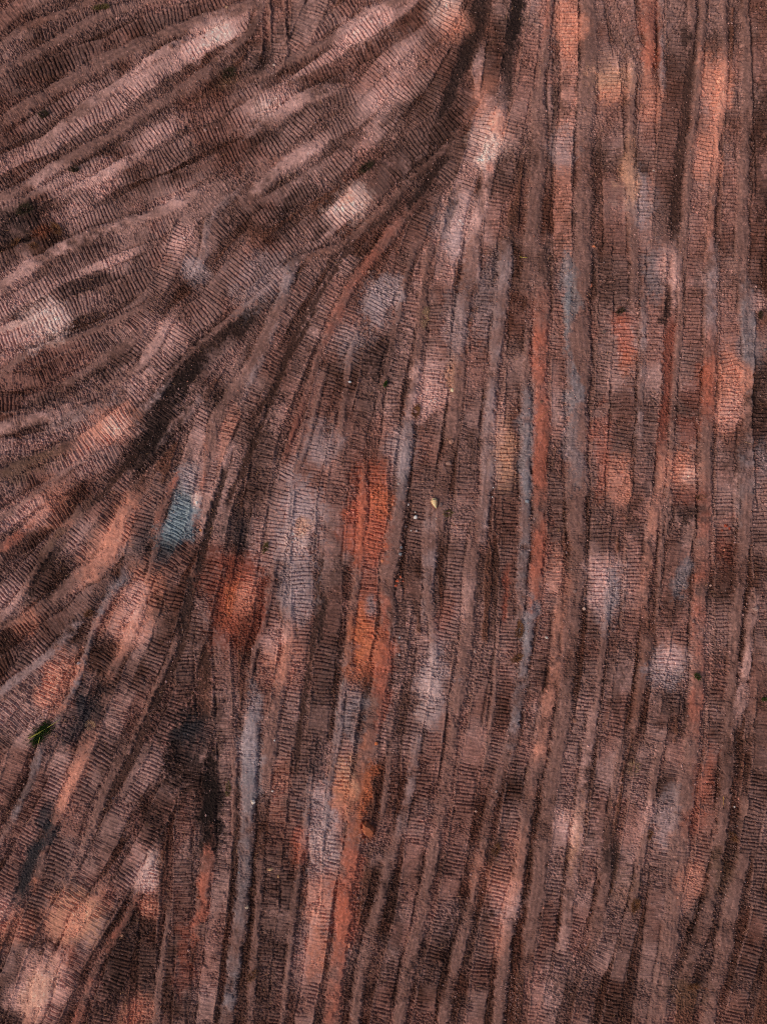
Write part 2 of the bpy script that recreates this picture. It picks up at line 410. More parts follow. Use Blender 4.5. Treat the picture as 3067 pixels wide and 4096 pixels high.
# stains of dry, fresh and damp soil: x y half-length half-width colour strength
PATCHES = """
420 1600 120 70 d .8|460 1720 110 40 k .7|380 1480 90 50 d .6|560 1010 90 50 d .5|600 800 120 60 d .45|320 930 120 60 d .6|85 705 60 44 w .8|115 690 40 30 g .5|375 1150 44 30 B .7|150 1985 60 44 o .8|90 2135 80 44 o .7|40 2150 40 30 p .4
970 250 120 30 k .6|900 390 100 36 k .6|1000 110 90 26 k .5|1110 30 60 22 k .6|640 560 60 20 k .5|570 660 80 24 k .6|500 720 90 30 k .7
650 1130 90 50 g .6|655 1290 90 30 g .6|940 1520 70 24 g .6|1305 1280 80 36 g .6|1440 1450 60 34 g .6|975 490 60 34 g .6|820 650 60 40 g .7|1380 430 70 34 g .5|870 960 70 26 g .6|690 1800 120 34 g .5
60 1340 50 24 o .5|20 1300 50 30 p .6|130 1480 60 30 o .5|350 720 50 40 p .5|490 780 50 40 p .4|200 990 60 30 p .4|290 1330 60 44 p .5|130 1010 30 16 p .3|1460 1000 50 30 o .5
100 380 60 24 p .5|300 150 60 24 p .4|860 120 60 30 p .5|830 200 60 28 p .5|680 330 60 24 p .4|380 420 60 24 p .4|160 470 50 20 p .4|240 560 60 22 p .4|40 590 60 22 p .4|1330 160 60 30 p .5|1545 230 70 24 p .4
400 1580 70 40 k .9|450 1760 120 30 k .9|385 1660 60 36 k .8|340 1560 60 30 k .7|440 1420 70 34 d .8|380 1600 70 26 k .8|420 1660 60 24 k .7|170 1545 60 20 K .8|220 1500 50 20 d .7|300 1640 70 18 k .6|340 1740 60 18 d .7|60 1700 60 20 d .6|90 1800 80 16 K .8|280 1980 60 20 k .6|240 2090 70 22 k .6|320 2080 70 22 d .6
50 1420 50 18 d .7|130 1250 50 18 k .6|90 1210 50 20 d .7|40 1360 40 16 k .6|330 1180 30 16 k .6|265 1010 60 18 d .6|380 860 50 22 k .7|455 770 60 20 k .6|250 790 50 16 d .6|205 800 60 14 d .5|100 850 60 16 d .5|180 700 60 18 d .5
640 250 60 16 d .7|740 310 60 16 d .7|690 350 70 18 d .7|610 390 60 18 d .6|850 240 60 18 d .6|900 200 50 18 d .6|450 320 60 18 d .6|380 290 60 16 d .6|250 320 60 16 d .6|330 240 50 14 d .5|480 260 50 16 d .6|260 480 60 18 d .5
1150 330 60 16 d .6|1115 480 60 16 d .6|1180 570 60 14 d .5|1075 560 50 18 d .4|950 560 60 20 d .3|1230 480 50 14 d .5|1290 420 60 16 d .5|1450 440 90 18 d .6|1560 500 60 16 d .4|1515 640 70 18 d .5|1180 940 60 12 k .5|1020 960 40 20 d .5
440 90 80 28 p .8|470 78 40 20 w .5|790 45 80 32 p .8|960 15 45 38 w .6|985 50 40 26 o .6|600 220 70 26 p .7|570 235 30 20 w .5
225 375 60 24 p .7|150 400 50 24 p .5|330 300 60 26 p .5|755 445 52 36 w .8|750 430 18 14 o .6|560 610 85 40 g .6|85 700 70 42 w .8|40 725 60 30 p .6
420 590 34 24 g .8|395 520 50 22 p .6|1060 300 75 30 w .55|1075 270 46 20 o .7|1055 335 50 20 w .8|1040 200 60 26 o .5|1060 360 16 10 r .7
1320 175 50 34 t .8|1322 205 26 26 o .6|1545 170 70 26 o .85|1560 220 70 18 o .7|1402 70 90 26 r .6|1400 130 40 24 r .7|1230 70 80 24 o .7|1185 30 70 16 r .45
1000 500 70 30 p .7|985 530 50 26 g .6|1215 325 50 28 g .6|1380 440 60 24 g .5|1362 400 70 18 t .8|1520 330 70 22 o .5|1545 300 80 16 o .6|1400 215 60 24 o .5
930 830 75 36 p .75|975 800 40 12 t .6|905 860 60 24 p .6|1090 980 90 26 t .75|1080 900 60 24 p .4|820 640 60 34 g .8|760 740 46 30 g .6|690 960 52 36 g .7
645 1120 95 48 g .6|640 1170 40 30 w .45|655 1140 26 20 t .7|635 1260 90 30 g .7|610 1420 70 32 o .6|590 1380 40 30 p .5
235 930 70 34 o .7|250 925 40 22 w .4|90 1100 70 34 o .6|60 1110 60 30 p .5|270 1120 60 26 o .8|215 1195 70 30 o .6|160 1160 50 30 p .3
395 1085 70 28 B .85|385 1130 50 34 B .9|365 1180 40 26 K .8|350 1215 40 26 K .6|425 1075 22 10 w .8|412 1030 30 20 g .7|310 1170 40 30 K .5
300 1290 70 50 o .75|290 1300 40 26 p .6|250 1270 50 20 b .6|280 1370 60 26 o .5|235 1330 50 22 o .4|505 1290 60 36 r .95|498 1288 44 16 O .6|528 1290 44 20 o .7|500 1285 34 12 O .6
505 1215 34 60 R .9|510 1290 110 74 R .85|470 1300 56 18 R .6|556 1300 60 12 R .6|500 1370 40 60 R .45
800 1100 100 46 r .95|820 1080 50 26 O .6|760 1130 110 24 R .7|790 1190 50 40 r .8|790 1400 90 38 O .8|800 1310 26 14 b .7|775 1370 90 16 O .8|815 1420 70 22 r .6
830 1470 110 20 r .7|835 1330 60 12 r .5|545 1600 120 20 b .8|545 1580 70 18 g .6|700 1790 110 30 g .7|690 1830 60 26 w .35|745 1690 70 20 t .85|730 1730 60 20 O .6
790 1730 70 18 O .9|800 1700 50 14 O .6|755 1880 80 22 r .7|748 1990 70 28 r .8|690 1960 80 28 o .6|685 2060 60 22 O .5|650 2080 60 26 p .4|645 1830 44 20 r .7
610 1700 70 22 o .4|940 1440 90 30 g .8|930 1490 80 20 w .4|770 1560 70 16 b .5|760 1520 60 20 g .35|1166 1210 100 22 r .5|1168 880 150 16 r .35|1165 740 80 22 r .4
1350 740 60 30 r .85|1355 790 40 26 O .5|1300 980 110 20 r .6|1335 1040 70 22 o .6|1300 1250 80 30 p .6|1320 1280 60 14 b .7|1310 1000 40 10 R .5
1480 1010 52 32 o .8|1490 1020 30 20 w .4|1440 1440 56 28 g .7|1450 1420 40 24 p .5|1468 1240 50 18 b .7|1580 840 100 28 o .85|1585 880 50 24 p .4|1530 830 60 24 r .8
1140 1350 70 14 b .8|1140 1000 120 14 b .7|1240 960 90 22 b .5|1235 830 90 12 b .7|1232 650 90 12 B .5|1218 590 50 16 b .7|1410 590 70 24 b .6|1440 575 60 20 p .5|1618 730 70 20 b .5
1650 1010 50 24 b .45|1650 970 40 20 K .6|985 700 90 20 g .6|1050 640 100 26 g .5|1640 650 30 20 p .6|1208 1240 80 22 o .4
170 1985 64 44 t .8|165 1990 50 24 o .8|20 1990 60 40 o .7|10 1960 40 26 p .4|140 2065 34 34 R .8|95 2130 90 44 p .75|90 2140 80 26 t .6|320 1885 46 20 w .75|310 1900 40 26 p .6
322 1960 34 24 o .8|290 2190 50 28 o .8|285 2195 30 18 r .5|430 1960 80 16 r .8|400 2040 50 20 r .5|392 2110 60 20 R .5|160 1690 80 20 o .6|300 1690 60 20 p .3
130 1470 80 26 o .6|110 1510 50 24 o .4|60 1560 60 40 p .3|1085 1960 70 26 p .7|1080 1920 50 22 o .5|1072 2030 50 22 o .4|1240 1800 80 18 t .5|1440 1770 70 22 g .6|1400 1760 60 20 p .5
1225 1780 60 22 p .5|1520 1690 80 26 r .6|1110 1850 90 22 o .3|1040 1890 60 22 o .4|960 1330 60 22 r .35|1000 1280 60 24 p .4|1490 1900 60 24 o .5|990 1120 60 26 p .3|1500 1780 40 30 r .4
60 470 90 30 k .85|110 500 60 30 d .7|190 520 50 24 d .6|40 505 60 24 k .7|90 500 20 16 O .35|560 120 40 26 k .8|545 60 50 14 d .7|640 40 50 40 d .6|480 165 50 20 d .6
500 170 30 18 y .6|820 385 70 44 d .75|880 325 60 40 d .6|640 430 56 30 d .75|600 450 44 24 k .6|690 500 44 16 d .8|960 270 60 36 d .7|925 350 50 36 d .7|905 440 70 24 d .8
1050 150 70 30 d .7|1100 50 80 30 k .7|1020 60 60 30 d .6|1080 400 60 20 d .5|420 790 90 56 k .9|350 900 70 46 k .9|320 965 60 44 k .8|390 700 60 30 d .5|470 860 50 30 k .7|450 740 50 34 d .6|500 740 50 34 d .6|300 880 40 26 d .5
200 605 60 26 d .8|150 640 40 20 d .5|530 440 60 22 d .5|570 310 60 24 d .6|700 180 40 22 d .7|130 860 60 24 d .5|260 760 40 34 d .7|230 990 60 30 d .5|60 995 90 24 y .6|130 1000 50 16 y .5
1000 1110 34 34 k .85|975 1120 40 20 d .7|510 1140 50 34 K .8|520 1180 34 26 k .7|450 1440 80 20 d .6|400 1590 56 50 K .75|380 1640 50 40 d .6|450 1740 90 22 k .9|400 1700 60 40 d .6|330 1790 60 40 k .75
250 1620 80 26 d .7|200 1530 60 34 K .8|160 1560 60 40 K .7|60 1880 110 22 K .85|100 1780 60 20 K .8|40 1960 60 24 K .7|20 1740 60 20 d .6|270 1890 40 30 k .6|225 1950 40 24 R .6|270 2080 90 40 d .7|230 2150 70 40 d .7
1320 1850 44 26 k .9|1300 1760 80 26 d .7|1280 1700 60 20 d .6|1500 1105 34 46 k .85|1490 1070 24 40 R .5|1445 670 40 16 k .9|1490 85 34 16 k .9|1540 95 30 22 d .7|1640 300 160 30 d .75|1650 420 70 20 k .6
1640 900 100 20 k .7|1630 820 50 16 k .6|690 1650 60 22 k .6|680 1560 70 40 d .5|700 1480 60 40 d .4|630 1930 50 50 d .7|610 2010 60 40 d .5|870 1330 70 22 d .7|855 1440 60 24 d .6|840 730 70 40 d .7|800 760 60 30 d .5
730 1210 90 26 d .5|725 1350 90 24 d .4|830 780 50 30 k .5|1310 560 50 40 d .5|1285 590 50 12 d .6|1300 340 70 24 d .6|1210 200 60 22 d .6|1210 245 40 24 k .4|1210 530 40 22 d .6|1395 370 24 22 k .7|1340 640 50 46 d .6
1350 690 16 40 R .5|1100 1030 60 24 d .3|1085 1110 80 22 d .5|1140 1240 50 10 k .6|1390 1190 60 24 d .6|1370 1100 70 24 d .5|1450 1180 60 26 d .5|1450 1290 60 26 d .6|1410 1270 40 26 d .6|1440 1520 60 36 d .7|1480 1540 50 16 k .6
1325 1500 80 20 d .7|1285 1390 60 40 d .3|1200 1330 60 20 d .4|1180 1450 60 20 d .4|1100 1690 60 20 d .6|1085 1820 60 20 d .6|1435 1700 30 24 k .6|1560 1660 60 30 d .6|1580 1790 80 24 d .6|1560 1880 60 26 y .5|1510 1980 100 18 k .6
1530 2090 60 24 d .6|1480 2140 40 40 y .6|1350 1920 60 20 y .4|1090 1870 60 22 d .5|955 1870 30 34 d .7|900 2060 60 14 d .5|850 2000 80 14 k .6|845 1910 40 14 k .6|820 2070 60 20 d .5|960 2050 60 14 k .5|980 1980 80 14 d .4
420 1350 60 40 d .4|360 1360 40 30 d .5|200 1420 50 26 d .4|120 1380 40 40 d .6|60 1330 50 40 d .5|100 1240 60 40 d .7|0 1250 50 20 d .5|540 1020 90 30 d .4|560 930 70 40 d .4|600 830 60 40 d .4|650 740 80 30 d .4
320 1270 40 30 d .3|430 1200 40 34 d .5|470 1130 60 20 d .4|30 170 90 34 d .55|130 130 80 26 d .45|20 40 60 30 d .5|260 45 60 20 d .4|400 30 80 20 d .5|10 310 70 26 d .5|200 165 50 16 d .3|90 380 40 24 d .4
1070 1010 40 12 g .3|640 560 60 14 d .5|610 490 34 34 k .5|620 1060 80 12 g .5|880 620 60 20 d .5|860 860 50 24 d .5|790 880 60 30 d .5|745 900 60 24 d .4|860 1000 50 20 g .4|750 1000 50 24 d .4
1480 880 40 34 d .7|1490 850 30 30 R .4|1490 930 34 30 R .6|1410 1020 60 24 K .5|1360 870 60 40 d .4|1340 950 60 34 d .5|1300 1160 40 34 d .6|1580 990 60 34 d .6|1560 1250 60 36 d .5|1560 1190 40 26 R .5|1555 1420 70 26 d .4
1560 1960 60 30 m .5|1220 2110 80 40 d .3|1400 2150 60 30 m .3|1320 2130 60 40 d .2|1620 2180 60 40 d .4|800 2080 60 20 n .5|1590 2190 40 30 n .5|1645 1500 60 20 d .5
"""

# ------------------------------------------------------------------ the ground: one sheet, its relief worked out from the site plan
M = 90
NX, NY = PW + 2 * M, PH + 2 * M
rng = np.random.default_rng(11)


def vnoise(cell, nx=NX, ny=NY, celly=None):
    cx, cy = cell, celly or cell
    gx, gy = int(nx / cx) + 3, int(ny / cy) + 3
    g = rng.random((gy, gx), dtype=np.float32)
    x = (np.arange(nx) / cx).astype(np.float32); y = (np.arange(ny) / cy).astype(np.float32)
    xi = x.astype(int); yi = y.astype(int)
    fx = x - xi; fy = y - yi
    fx = fx * fx * (3 - 2 * fx); fy = (fy * fy * (3 - 2 * fy))[:, None]
    r0 = g[yi]; r1 = g[yi + 1]
    a = r0[:, xi] * (1 - fx) + r0[:, xi + 1] * fx
    b = r1[:, xi] * (1 - fx) + r1[:, xi + 1] * fx
    return a * (1 - fy) + b * fy


def fbm(cell, n=4):
    out = np.zeros((NY, NX), np.float32); amp = 1.0; tot = 0
    for _ in range(n):
        if cell < 1.3: break
        out += vnoise(cell) * amp; tot += amp; amp *= 0.55; cell /= 2.05
    return out / tot


def sstep(a, b, x):
    t = np.clip((x - a) / (b - a), 0, 1)
    return t * t * (3 - 2 * t)


def voronoi(cell):
    """lumps of soil: distance to the nearest jittered seed, gap to the second, a random number per lump"""
    gx, gy = int(NX / cell) + 4, int(NY / cell) + 4
    px = rng.random((gy, gx), dtype=np.float32); py = rng.random((gy, gx), dtype=np.float32)
    rv = rng.random((gy, gx), dtype=np.float32)
    X = (np.arange(NX, dtype=np.float32) / cell + 1); Y = (np.arange(NY, dtype=np.float32) / cell + 1)
    xi = X.astype(int); yi = Y.astype(int)
    f1 = np.full((NY, NX), 9, np.float32); f2 = np.full((NY, NX), 9, np.float32); idv = np.zeros((NY, NX), np.float32)
    for dy in (-1, 0, 1):
        for dx in (-1, 0, 1):
            jy = (yi + dy)[:, None]; jx = (xi + dx)[None, :]
            d = np.sqrt((jx + px[jy, jx] - X[None, :]) ** 2 + (jy + py[jy, jx] - Y[:, None]) ** 2)
            near = d < f1
            f2 = np.where(near, f1, np.minimum(f2, d))
            idv = np.where(near, rv[jy, jx], idv)
            f1 = np.where(near, d, f1)
    return f1, f2 - f1, idv


print("noise fields")
N3, N6, N12, N30, N60, N140 = vnoise(3), vnoise(6), vnoise(12), vnoise(30), vnoise(60), fbm(140, 4)
N2 = rng.random((NY, NX), dtype=np.float32)
V1, VG, VR = voronoi(6.0)
W1, WG, WR = voronoi(3.3)
CLOD = (VR * 0.9 + 0.1) * sstep(0.0, 0.35, VG) * 0.75 + WR * sstep(0, .4, WG) * 0.35      # 0..1.1
CRUMBLE = fbm(46, 3)
SMEAR = fbm(75, 3)
TONE = fbm(90, 4)

H = (CLOD * 0.13 - 0.08).astype(np.float32)
ROUGH = np.ones((NY, NX), np.float32)                 # how lumpy and gritty the surface is
DET = (0.72 + 0.55 * VR * WR + 0.2 * N3).astype(np.float32)  # colour differences from lump to lump
C = np.empty((NY, NX, 3), np.float32)
C[:] = PAL['n'] * 0.62 + PAL['d'] * 0.38
C *= (0.75 + 0.6 * TONE)[..., None]


def spline(pts, step=5.0):
    p = np.array(pts, float)
    e0, e1 = p[0] * 2 - p[1], p[-1] * 2 - p[-2]
    q = np.vstack([e0, p, e1])
    out = []
    for i in range(1, len(q) - 2):
        n = max(2, int(np.linalg.norm(q[i + 1] - q[i]) / step))
        t = np.linspace(0, 1, n, endpoint=False)[:, None]
        a, b, c, d = q[i - 1], q[i], q[i + 1], q[i + 2]
        out.append(0.5 * (2 * b + (c - a) * t + (2 * a - 5 * b + 4 * c - d) * t * t + (3 * b - a - 3 * c + d) * t ** 3))
    out.append(p[-1:])
    return np.vstack(out)


def extend(pts):
    p = [np.array(a, float) for a in pts]
    for end in (0, -1):
        a, b = (p[0], p[1]) if end == 0 else (p[-1], p[-2])
        if not (14 < a[0] < PW - 14 and 14 < a[1] < PH - 14):
            d = (a - b) / np.linalg.norm(a - b)
            q = a + d * 110
            if end == 0: p.insert(0, q)
            else: p.append(q)
    return p


def flow(x, y, ref):
    w = np.exp(-((FLOW[:, 0] - x) ** 2 + (FLOW[:, 1] - y) ** 2) / (2 * 34 ** 2)) + 1e-9
    a = .5 * math.atan2((w * FLOW[:, 3]).sum(), (w * FLOW[:, 2]).sum())
    v = np.array([math.cos(a), math.sin(a)])
    return v if v @ ref > 0 else -v


def carry_on(pts, dist):
    p = [np.array(a, float) for a in pts]
    for end in (0, -1):
        a, b = (p[0], p[1]) if end == 0 else (p[-1], p[-2])
        if 14 < a[0] < PW - 14 and 14 < a[1] < PH - 14:
            d = (a - b) / np.linalg.norm(a - b)
            for _ in range(int(dist / 16)):
                v = d * .5 + flow(a[0], a[1], d) * .5
                d = v / np.linalg.norm(v); a = a + d * 16
                if end == 0: p.insert(0, a)
                else: p.append(a)
    return p


def field(line, reach):
    """along-track distance s and signed offset t for every cell near the line"""
    x0 = int(max(0, line[:, 0].min() - reach + M)); x1 = int(min(NX, line[:, 0].max() + reach + M + 2))
    y0 = int(max(0, line[:, 1].min() - reach + M)); y1 = int(min(NY, line[:, 1].max() + reach + M + 2))
    if x1 - x0 < 2 or y1 - y0 < 2: return None
    best = np.full((y1 - y0, x1 - x0), 1e9, np.float32)
    S = np.zeros_like(best); T = np.full_like(best, 1e6)
    acc = 0.0
    n = len(line)
    for i in range(n - 1):
        a, b = line[i], line[i + 1]
        d = b - a; L = np.hypot(*d)
        if L < 1e-6: continue
        d = d / L
        ax0 = int(max(x0, min(a[0], b[0]) - reach + M)); ax1 = int(min(x1, max(a[0], b[0]) + reach + M + 2))
        ay0 = int(max(y0, min(a[1], b[1]) - reach + M)); ay1 = int(min(y1, max(a[1], b[1]) + reach + M + 2))
        if ax1 <= ax0 or ay1 <= ay0: acc += L; continue
        X = np.arange(ax0, ax1, dtype=np.float32)[None, :] - M - a[0]
        Y = np.arange(ay0, ay1, dtype=np.float32)[:, None] - M - a[1]
        u = X * d[0] + Y * d[1]; v = X * -d[1] + Y * d[0]
        uc = np.clip(u, 0, L)
        dd = (u - uc) ** 2 + v * v
        sl = (slice(ay0 - y0, ay1 - y0), slice(ax0 - x0, ax1 - x0))
        bb = best[sl]
        m = dd < bb
        over = np.abs(u - uc)
        if i == 0 or i == n - 2: m &= over < 3
        bb[m] = dd[m]
        S[sl][m] = (acc + u)[m] if True else 0
        T[sl][m] = v[m]
        acc += L
    return (slice(y0, y1), slice(x0, x1)), S, T, acc


def hash01(a, b=0, s=0):
    h = np.sin(a * 127.1 + b * 311.7 + s * 74.7) * 43758.5453
    return (h - np.floor(h)).astype(np.float32)


DIRS = []        # sample points with a direction, for laying stains along the tracks
EDGES = []       # windrow flanks, where loose stones gather


def note_dirs(line):
    d = np.gradient(line, axis=0)
    a = 2 * np.arctan2(d[:, 1], d[:, 0])
    for p, q in zip(line[::4], a[::4]): DIRS.append((p[0], p[1], math.cos(q), math.sin(q)))


def lumps(S, T, lx, ly, seed):
    """soil broken into lumps lx long and ly wide in track coordinates (S along, T across)"""
    X = S / lx; Y = T / ly
    xi = np.floor(X); yi = np.floor(Y)
    f1 = np.full(X.shape, 9, np.float32); f2 = f1.copy(); iv = np.zeros(X.shape, np.float32)
    for dx in (-1, 0, 1):
        for dy in (-1, 0, 1):
            h = hash01(xi + dx, yi + dy, seed)
            d = np.sqrt((xi + dx + .15 + .7 * h - X) ** 2 + (yi + dy + hash01(yi + dy, xi + dx, seed + 3.3) - Y) ** 2)
            near = d < f1
            f2 = np.where(near, f1, np.minimum(f2, d)); iv = np.where(near, h, iv); f1 = np.where(near, d, f1)
    iv = (iv * 17.31) % 1.0
    return f1, f2 - f1, iv


def cells(pts, reach):
    line = spline(extend(pts))
    f = field(line, reach)
    if f is None: return None
    sl, S, T, Ltot = f
    sel = np.flatnonzero(np.abs(T) < reach)
    iy, ix = np.divmod(sel, S.shape[1])
    flat = (iy + sl[0].start) * NX + ix + sl[1].start
    return line, flat, S.ravel()[sel], T.ravel()[sel], Ltot


Hr, Rr, Dr, Cr, IDr = H.ravel(), ROUGH.ravel(), DET.ravel(), C.reshape(-1, 3), np.zeros(NX * NY, np.int16)
flatn = lambda a: a.ravel()


def tread(pts, w, tint, seed, under=False):
    hw = w / 2
    pts = carry_on(pts, 64)
    got = cells(pts, hw + 9)
    if got is None: return
    line, ix, S, T, Ltot = got
    if not under: note_dirs(line)
    r = random.Random(seed)
    n3, n6, n12, n30, n60 = [flatn(a)[ix] for a in (N3, N6, N12, N30, N60)]
    tt = np.abs(T + (n30 - .5) * 2 + (n12 - .5) * 2.5) + (n6 - .5) * 2.5 + (n3 - .5) * 1.5
    endf = sstep(0, 46, np.minimum(S, Ltot - S) + (n12 - .5) * 26 + (n30 - .5) * 30)
    m = sstep(hw + 1.0, hw - 1.4, tt) * endf
    pitch = r.uniform(7.6, 8.5)
    ph = S / pitch + (n30 - .5) * .55 + (n12 - .5) * .18 + (n6 - .5) * .12 + r.uniform(-.10, .10) * T / hw + seed * .37
    k = np.floor(ph); fr = ph - k
    ncol = 2.6 if w > 30 else 1.8
    lat = (T / hw + 1) * ncol / 2 + hash01(k, 0, seed) * 1.7
    j = np.floor(lat); lf = lat - j
    R = hash01(k, j, seed); R2 = hash01(k, j, seed + 7.7)
    # each plate may sit a little out of line with its neighbour
    fr = np.clip(fr + (R2 - .5) * .16, 0, 1)
    F1, FG, FV = lumps(S + (n12 - .5) * 3, T, pitch * .52, 8.5, seed)
    cb = CRf[ix] + r.uniform(-.05, .05) + (.40 if under else 0)
    edge = np.clip(np.abs(T) / hw, 0, 1) ** 3
    cr = sstep(.50, .64, cb + (R - .5) * .10 + edge * .11 - .015)
    sm = sstep(.52, .70, SMf[ix] + r.uniform(-.06, .06)) * (0 if under else 1)
    tilt = r.choice((-1, 1))
    slot = np.exp(-((fr - .5) / (.095 + .07 * R2)) ** 2) * (.03 + .11 * R) * (1 - .75 * sm)
    crack = np.exp(-(np.minimum(lf, 1 - lf) * w / ncol / 1.0) ** 2) * .05 * (R > .35) * (1 - sm)
    plate = (R2 - .5) * .055 + (fr - .5) * tilt * .035 + (n3 - .5) * .018 + (n6 - .5) * .02
    chips = sstep(.0, .42, FG)
    clod = chips * (.2 + .8 * FV) * .125 - .085 - slot * .55 + (n3 - .5) * .02
    hh = (plate - slot - crack) * (1 - cr) + clod * cr
    hh = hh * (1 - .45 * sm) - .045 + (n60 - .5) * .06 - (.04 if under else 0)
    lip = np.exp(-((tt - hw - 2.5) / 2.2) ** 2) * (.01 + .07 * CLf[ix]) * endf * (0 if under else 1)
    es = r.choice((-1, 1)); tr = T * es + (n30 - .5) * 3 + (n12 - .5) * 2
    rut = np.exp(-((tr - hw + 1.5 + (n6 - .5) * 3) / (1.4 + 2.4 * n30)) ** 2) * endf * sstep(.42, .62, n60 * .6 + n30 * .4) * (0 if under else 1)
    ridge = np.exp(-((tr + hw - 1) / (1.8 + 1.6 * n60)) ** 2) * endf * sstep(.30, .5, n30 * .6 + n12 * .4) * (0 if under else 1)
    Hr[ix] = Hr[ix] * (1 - m) + hh * m + lip * (1 - m) + rut * (.05 * CLf[ix] - .085) + ridge * (.055 + .03 * (n6 - .5))
    Rr[ix] = Rr[ix] * (1 - m) + (.5 + .5 * cr - .3 * sm) * m
    det = (.66 + .75 * R * R2 + .2 * n3 + .12 * n6) * (1 - cr) + (.56 + .85 * FV * FV * FV + .28 * n3) * cr
    det = det * (1 - .5 * sm) + .95 * .5 * sm
    Dr[ix] = Dr[ix] * (1 - m) + det * m
    tone = np.clip((TOf[ix] - .5) * 1.1 + .42 + r.uniform(-.26, .20) + sm * .14 - (.18 if under else 0), 0, 1)[:, None]
    dark = PAL['d'] * .75 + PAL['n'] * .25; pale = PAL['p'] * .45 + PAL['m'] * .55
    col = dark * (1 - tone) + pale * tone
    warm = sstep(.42, .62, WMf[ix])[:, None] * .35
    col = col * (1 - warm) + (PAL['r'] * .35 + PAL['n'] * .4) * (.55 + .9 * tone) * warm
    if tint and not under:
        tq = (.38 * sstep(10, 90, np.minimum(S, Ltot - S) + (n60 - .5) * 60))[:, None]
        col = col * (1 - tq) + PAL[tint] * tq
    mm = (m * .95)[:, None]
    Cr[ix] = Cr[ix] * (1 - mm) + col * mm
    q1 = (rut * .4)[:, None]; q2 = (ridge * .7)[:, None]
    Cr[ix] = (Cr[ix] * (1 - q1) + PAL['d'] * q1) * (1 - q2) + (PAL['m'] * .65 + PAL['n'] * .35) * q2
    Dr[ix] = Dr[ix] * (1 - ridge * .6) + ridge * .6 * .95
    IDr[ix[m > .5]] = seed + (500 if under else 0)


def windrow(pts, w, tint, seed, sunk=False):
    hw = w / 2
    pts = carry_on(pts, 32 if sunk else 80)
    got = cells(pts, hw + 16)
    if got is None: return
    line, ix, S, T, Ltot = got
    note_dirs(line)
    r = random.Random(seed)
    n3, n6, n12, n30, n60 = [flatn(a)[ix] for a in (N3, N6, N12, N30, N60)]
    g = np.arange(0, Ltot + 90, 38)
    ws = np.array([r.uniform(.85, 1.2) for _ in g]); cov = np.array([1.2 if sunk else r.uniform(.5, 1.2) for _ in g]); off = np.array([r.uniform(-.10, .10) for _ in g])
    Sx = np.clip(S, 0, Ltot)
    wid = hw * np.interp(Sx, g, ws)
    T = T + hw * np.interp(Sx, g, off)
    F1, FG, FV = lumps(S, T, 9, 6, seed)
    tt = np.abs(T) + (n30 - .5) * 3 + (n12 - .5) * 5 + (n6 - .5) * 5.5 + (n3 - .5) * 5
    ends = sstep(0, 40 if sunk else 90, np.minimum(S, Ltot - S) + (n30 - .5) * 40 + (n12 - .5) * 22)
    m = sstep(wid + 4.5, wid - min(6.5, hw * .6), tt)
    m = m * ends * np.clip(np.interp(Sx, g, cov) + (n12 - .5) * .5, 0, 1)
    prof = np.clip(1 - (tt / np.maximum(wid + 3, 1)) ** 2, 0, 1)
    streak = np.sin(T * r.uniform(.45, .7) + (n60 - .5) * 7 + (n30 - .5) * 2.5)
    grit = sstep(.72, .95, FV) * sstep(.1, .5, FG)
    if sunk:
        hh = -.10 + CLf[ix] * .07 - prof * .05 + (n3 - .5) * .03
    else:
        hgt = min(.07, .015 + hw * .0028)
        hh = -.012 + prof * hgt + (n30 - .5) * .03 + (n12 - .5) * .016 + (n6 - .5) * .016 + (n3 - .5) * .018 + streak * .006
        hh = hh + grit * .022 * (.4 + n60)
    # the blade's flank: a ragged rut full of crumbs beside the windrow
    sd = r.choice((-1, 1))
    q = np.exp(-((T * sd - wid - 3) / 3.2) ** 2) * ends * sstep(.35, .6, n60 * .5 + n30 * .5) * (0 if sunk else 1)
    Hr[ix] = Hr[ix] * (1 - m) + hh * m
    Hr[ix] += q * (CLf[ix] * .10 - .085) * (1 - m)
    rim = sstep(wid + 9, wid + 1, np.abs(T)) * (1 - m) * ends
    Hr[ix] += rim * (chip_ridge(FV, FG) * .035)
    Rr[ix] = Rr[ix] * (1 - m) + (.6 if sunk else .10) * m
    det = .88 + .2 * (n3 - .5) + .12 * (n12 - .5) + .14 * (n6 - .5) + .2 * (n30 - .5) + .05 * streak + .12 * grit
    if sunk: det = .65 + .5 * FV * FV + .2 * n3
    Dr[ix] = Dr[ix] * (1 - m) + det * m
    col = (PAL['m'] * .62 + PAL['n'] * .38) * (.82 + .30 * TOf[ix] + .08 * streak)[:, None]
    if tint:
        tv = np.array([r.uniform(0, 1) for _ in g])
        qq = (np.clip(np.interp(Sx, g, tv) * .75 + (n60 - .5) * .5 + (n12 - .5) * .4 - .05, 0, .62))[:, None]
        if sunk: qq = .85
        col = col * (1 - qq) + PAL[tint] * qq
    mm = (m * .92)[:, None]
    Cr[ix] = Cr[ix] * (1 - mm) + col * mm
    qd = (q * .45 * (1 - m))[:, None]  # flank darkened in colour: damp rubble plus a painted side shadow
    Cr[ix] = Cr[ix] * (1 - qd) + PAL['d'] * qd
    IDr[ix[m > .5]] = seed
    if not sunk: EDGES.append((line, hw))


def chip_ridge(FV, FG): return sstep(.5, .9, FV) * sstep(0, .4, FG)


CRf, SMf, TOf, CLf, WMf = CRUMBLE.ravel(), SMEAR.ravel(), TONE.ravel(), CLOD.ravel(), fbm(110, 4).ravel()

